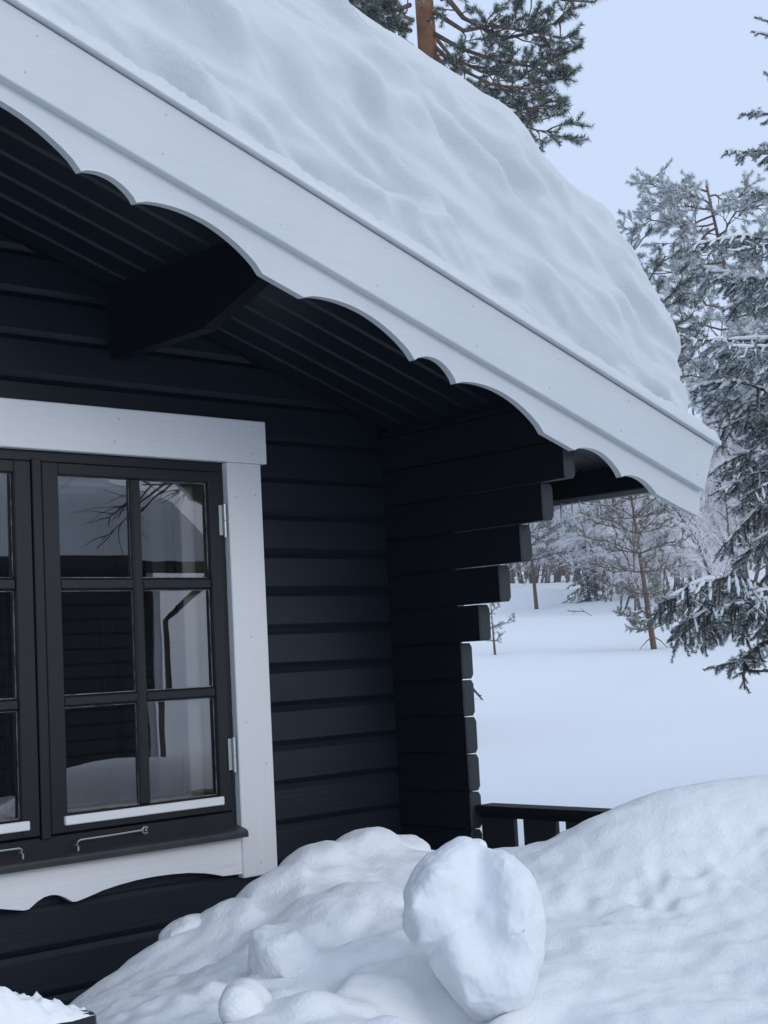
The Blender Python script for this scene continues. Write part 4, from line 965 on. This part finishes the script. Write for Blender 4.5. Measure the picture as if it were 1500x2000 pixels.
# the wood farther off, one hazy mass of rimed trees
mb = MB(); tf = []
for i in range(210):
    px = rng.uniform(780, 1900); d = rng.uniform(66, 120); p = at(px, 1200, d); p.z = ground(p.x, p.y) - .1; h = rng.uniform(6, 10.5)
    top = p + Vector((rng.gauss(0, .3), rng.gauss(0, .3), h)); mb.tube([p, top], [.13, .02], 5, 0)
    for j in range(34):
        s = rng.uniform(.08, 1); a = rng.uniform(0, 6.28); ln = (1.25 - s) * rng.uniform(.8, 1.7); q = p.lerp(top, s)
        e = q + Vector((math.cos(a) * ln, math.sin(a) * ln, ln * rng.uniform(-.35, .5))); mb.tube([q, e], [.03, .01], 3, 1, caps=False); tf.append((q.lerp(e, .3), e))
Nd = needles([t[0] for t in tf], [t[1] for t in tf], 16, .36, .05, .6, [.25, .35, .40], .2); bk = tri_of(mb)
link('far_wood', tri_mesh('far_wood', np.concatenate([bk[0], Nd[0]]), ['bark_grey', 'twig_frost', 'needle_pine', 'needle_grey', 'twig_frost'], np.concatenate([bk[1], Nd[1] + 2])), kind='stuff', label='far off rimed wood fading into the winter haze', cat='wood')

# --- twigs sticking out of the snow
def twig(pts, r, lab, extra=()):
    mb = MB(); mb.tube(pts, [r, r * .8, r * .4][:len(pts)] if len(pts) == 3 else [r, r * .5], 5)
    for e in extra: mb.tube(e, [r * .6, r * .25], 4)
    mb.build('twig', 'twig_dark', smooth=True, label=lab, cat='twig')
def gp(px, py, d, h=0.0):
    p = at(px, py, d); p.z = ground(p.x, p.y) + h; return p
a, b_, c_ = gp(1108, 1180, 37, .12), gp(1140, 1180, 36.5, .10), gp(1156, 1190, 36, 0)
twig([a, b_, c_], .012, 'thin forked twig poking out of the snow in front of the small spruce', [(b_, b_ + Vector((0, 0, .10)) - RIGHT * .1), (a.lerp(b_, .5), a.lerp(b_, .5) - RIGHT * .1 - Vector((0, 0, .08)))])
a, b_, c_ = gp(922, 1352, 21, .17), gp(934, 1362, 21, .07), gp(944, 1366, 20.9, -.01)
twig([a, b_, c_], .02, 'short brown stick lying in the snow right beside the log ends', [(b_, b_ + RIGHT * .05 - Vector((0, 0, .02)))])

# ------------------------------------------------------------------ the neighbouring cabin, mirrored in the window panes
nb = empty('neighbour_cabin', (6, -5.2, -1.3), label='dark neighbouring cabin with snowy roof mirrored in the window panes', cat='cabin')
def npart(mb, name, mat, **k):
    o = mb.build(name, mat, nb, **k); o.location = -nb.location; return o
YN = -4.8
mb = MB(); mb.box(5.3, 9.05, YN - 5, YN - .03, -1.7, 1.05); npart(mb, 'wall', 'black_x')
for k in range(14):
    mb = MB(); z0 = -1.0 + k * .15; mb.prism([(YN - .04, z0 + .003), (YN - .012, z0 + .003), (YN, z0 + .015), (YN, z0 + .135), (YN - .012, z0 + .147), (YN - .04, z0 + .147)], 5.3, 9.05, lambda p, t: (t, p[0], p[1])); npart(mb, 'log', 'black_x')
mb = MB(); mb.prism([(YN + .55, .98), (YN + .55, 1.1), (YN - 3.2, 2.2), (YN - 3.2, 2.08)], 4.9, 9.6, lambda p, t: (t, p[0], p[1])); npart(mb, 'roof', 'black_x')
mb = MB(); mb.box(9.0, 9.09, YN - .03, YN + .02, -1.3, 1.1); npart(mb, 'corner_board', 'white_z')
gx_, gz_ = 9.2, YN + .62
mb = MB(); mb.tube([(9.35, gz_, 1.02), (9.35, gz_, .92), (9.15, YN + .25, .62), (9.12, YN + .08, .5), (9.12, YN + .08, -1.0)], .036, 10); npart(mb, 'downpipe', 'pipe', smooth=True)
n1, n2 = 60, 24; v = []
for i in range(n1 + 1):
    for j in range(n2 + 1):
        fx, fy_ = i / n1, j / n2; x = 4.9 + 4.7 * fx; y = YN + .6 - 3.8 * fy_; e_ = (min(1, 9 * fy_) * min(1, 14 * fx) * min(1, 14 * (1 - fx))) ** .5
        v.append((x, y, 1.1 + 1.1 * fy_ * .985 + e_ * (.55 + .06 * fbm((x * .8, y * 2, 3), 3))))
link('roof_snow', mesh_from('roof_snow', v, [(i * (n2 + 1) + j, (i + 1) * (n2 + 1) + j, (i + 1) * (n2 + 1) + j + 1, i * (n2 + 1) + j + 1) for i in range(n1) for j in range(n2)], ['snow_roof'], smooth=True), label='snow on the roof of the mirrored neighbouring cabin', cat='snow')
dk = [me.copy() for me in birch_mesh('dark_birch', 301, 6.0, 2.0, 20, .45)]
for me in dk: me.materials[0] = M['twig_dark']
tm, cm = dk
t = empty('birch_tree', (9.9, -2.6, -1.2), label='bare birch whose branches are mirrored in the upper window panes', cat='tree'); t.scale = (1.25, 1.25, .95)
link('trunk', tm, t); link('crown', cm, t)

# ------------------------------------------------------------------ winter haze
mb = MB(); mb.box(-176, 176, -176, 176, -4, 22)
hz = bpy.data.materials.new('winter haze'); hz.use_nodes = True; n = hz.node_tree; n.nodes.clear()
ho = N(n, 'ShaderNodeOutputMaterial'); pvn = N(n, 'ShaderNodeVolumePrincipled'); pvn.inputs['Color'].default_value = (.93, .95, .98, 1); pvn.inputs['Density'].default_value = .0008; pvn.inputs['Anisotropy'].default_value = .2
n.links.new(pvn.outputs[0], ho.inputs['Volume']); M['haze'] = hz
mb.build('haze', 'haze', kind='stuff', label='pale winter haze over the whole place', cat='haze')
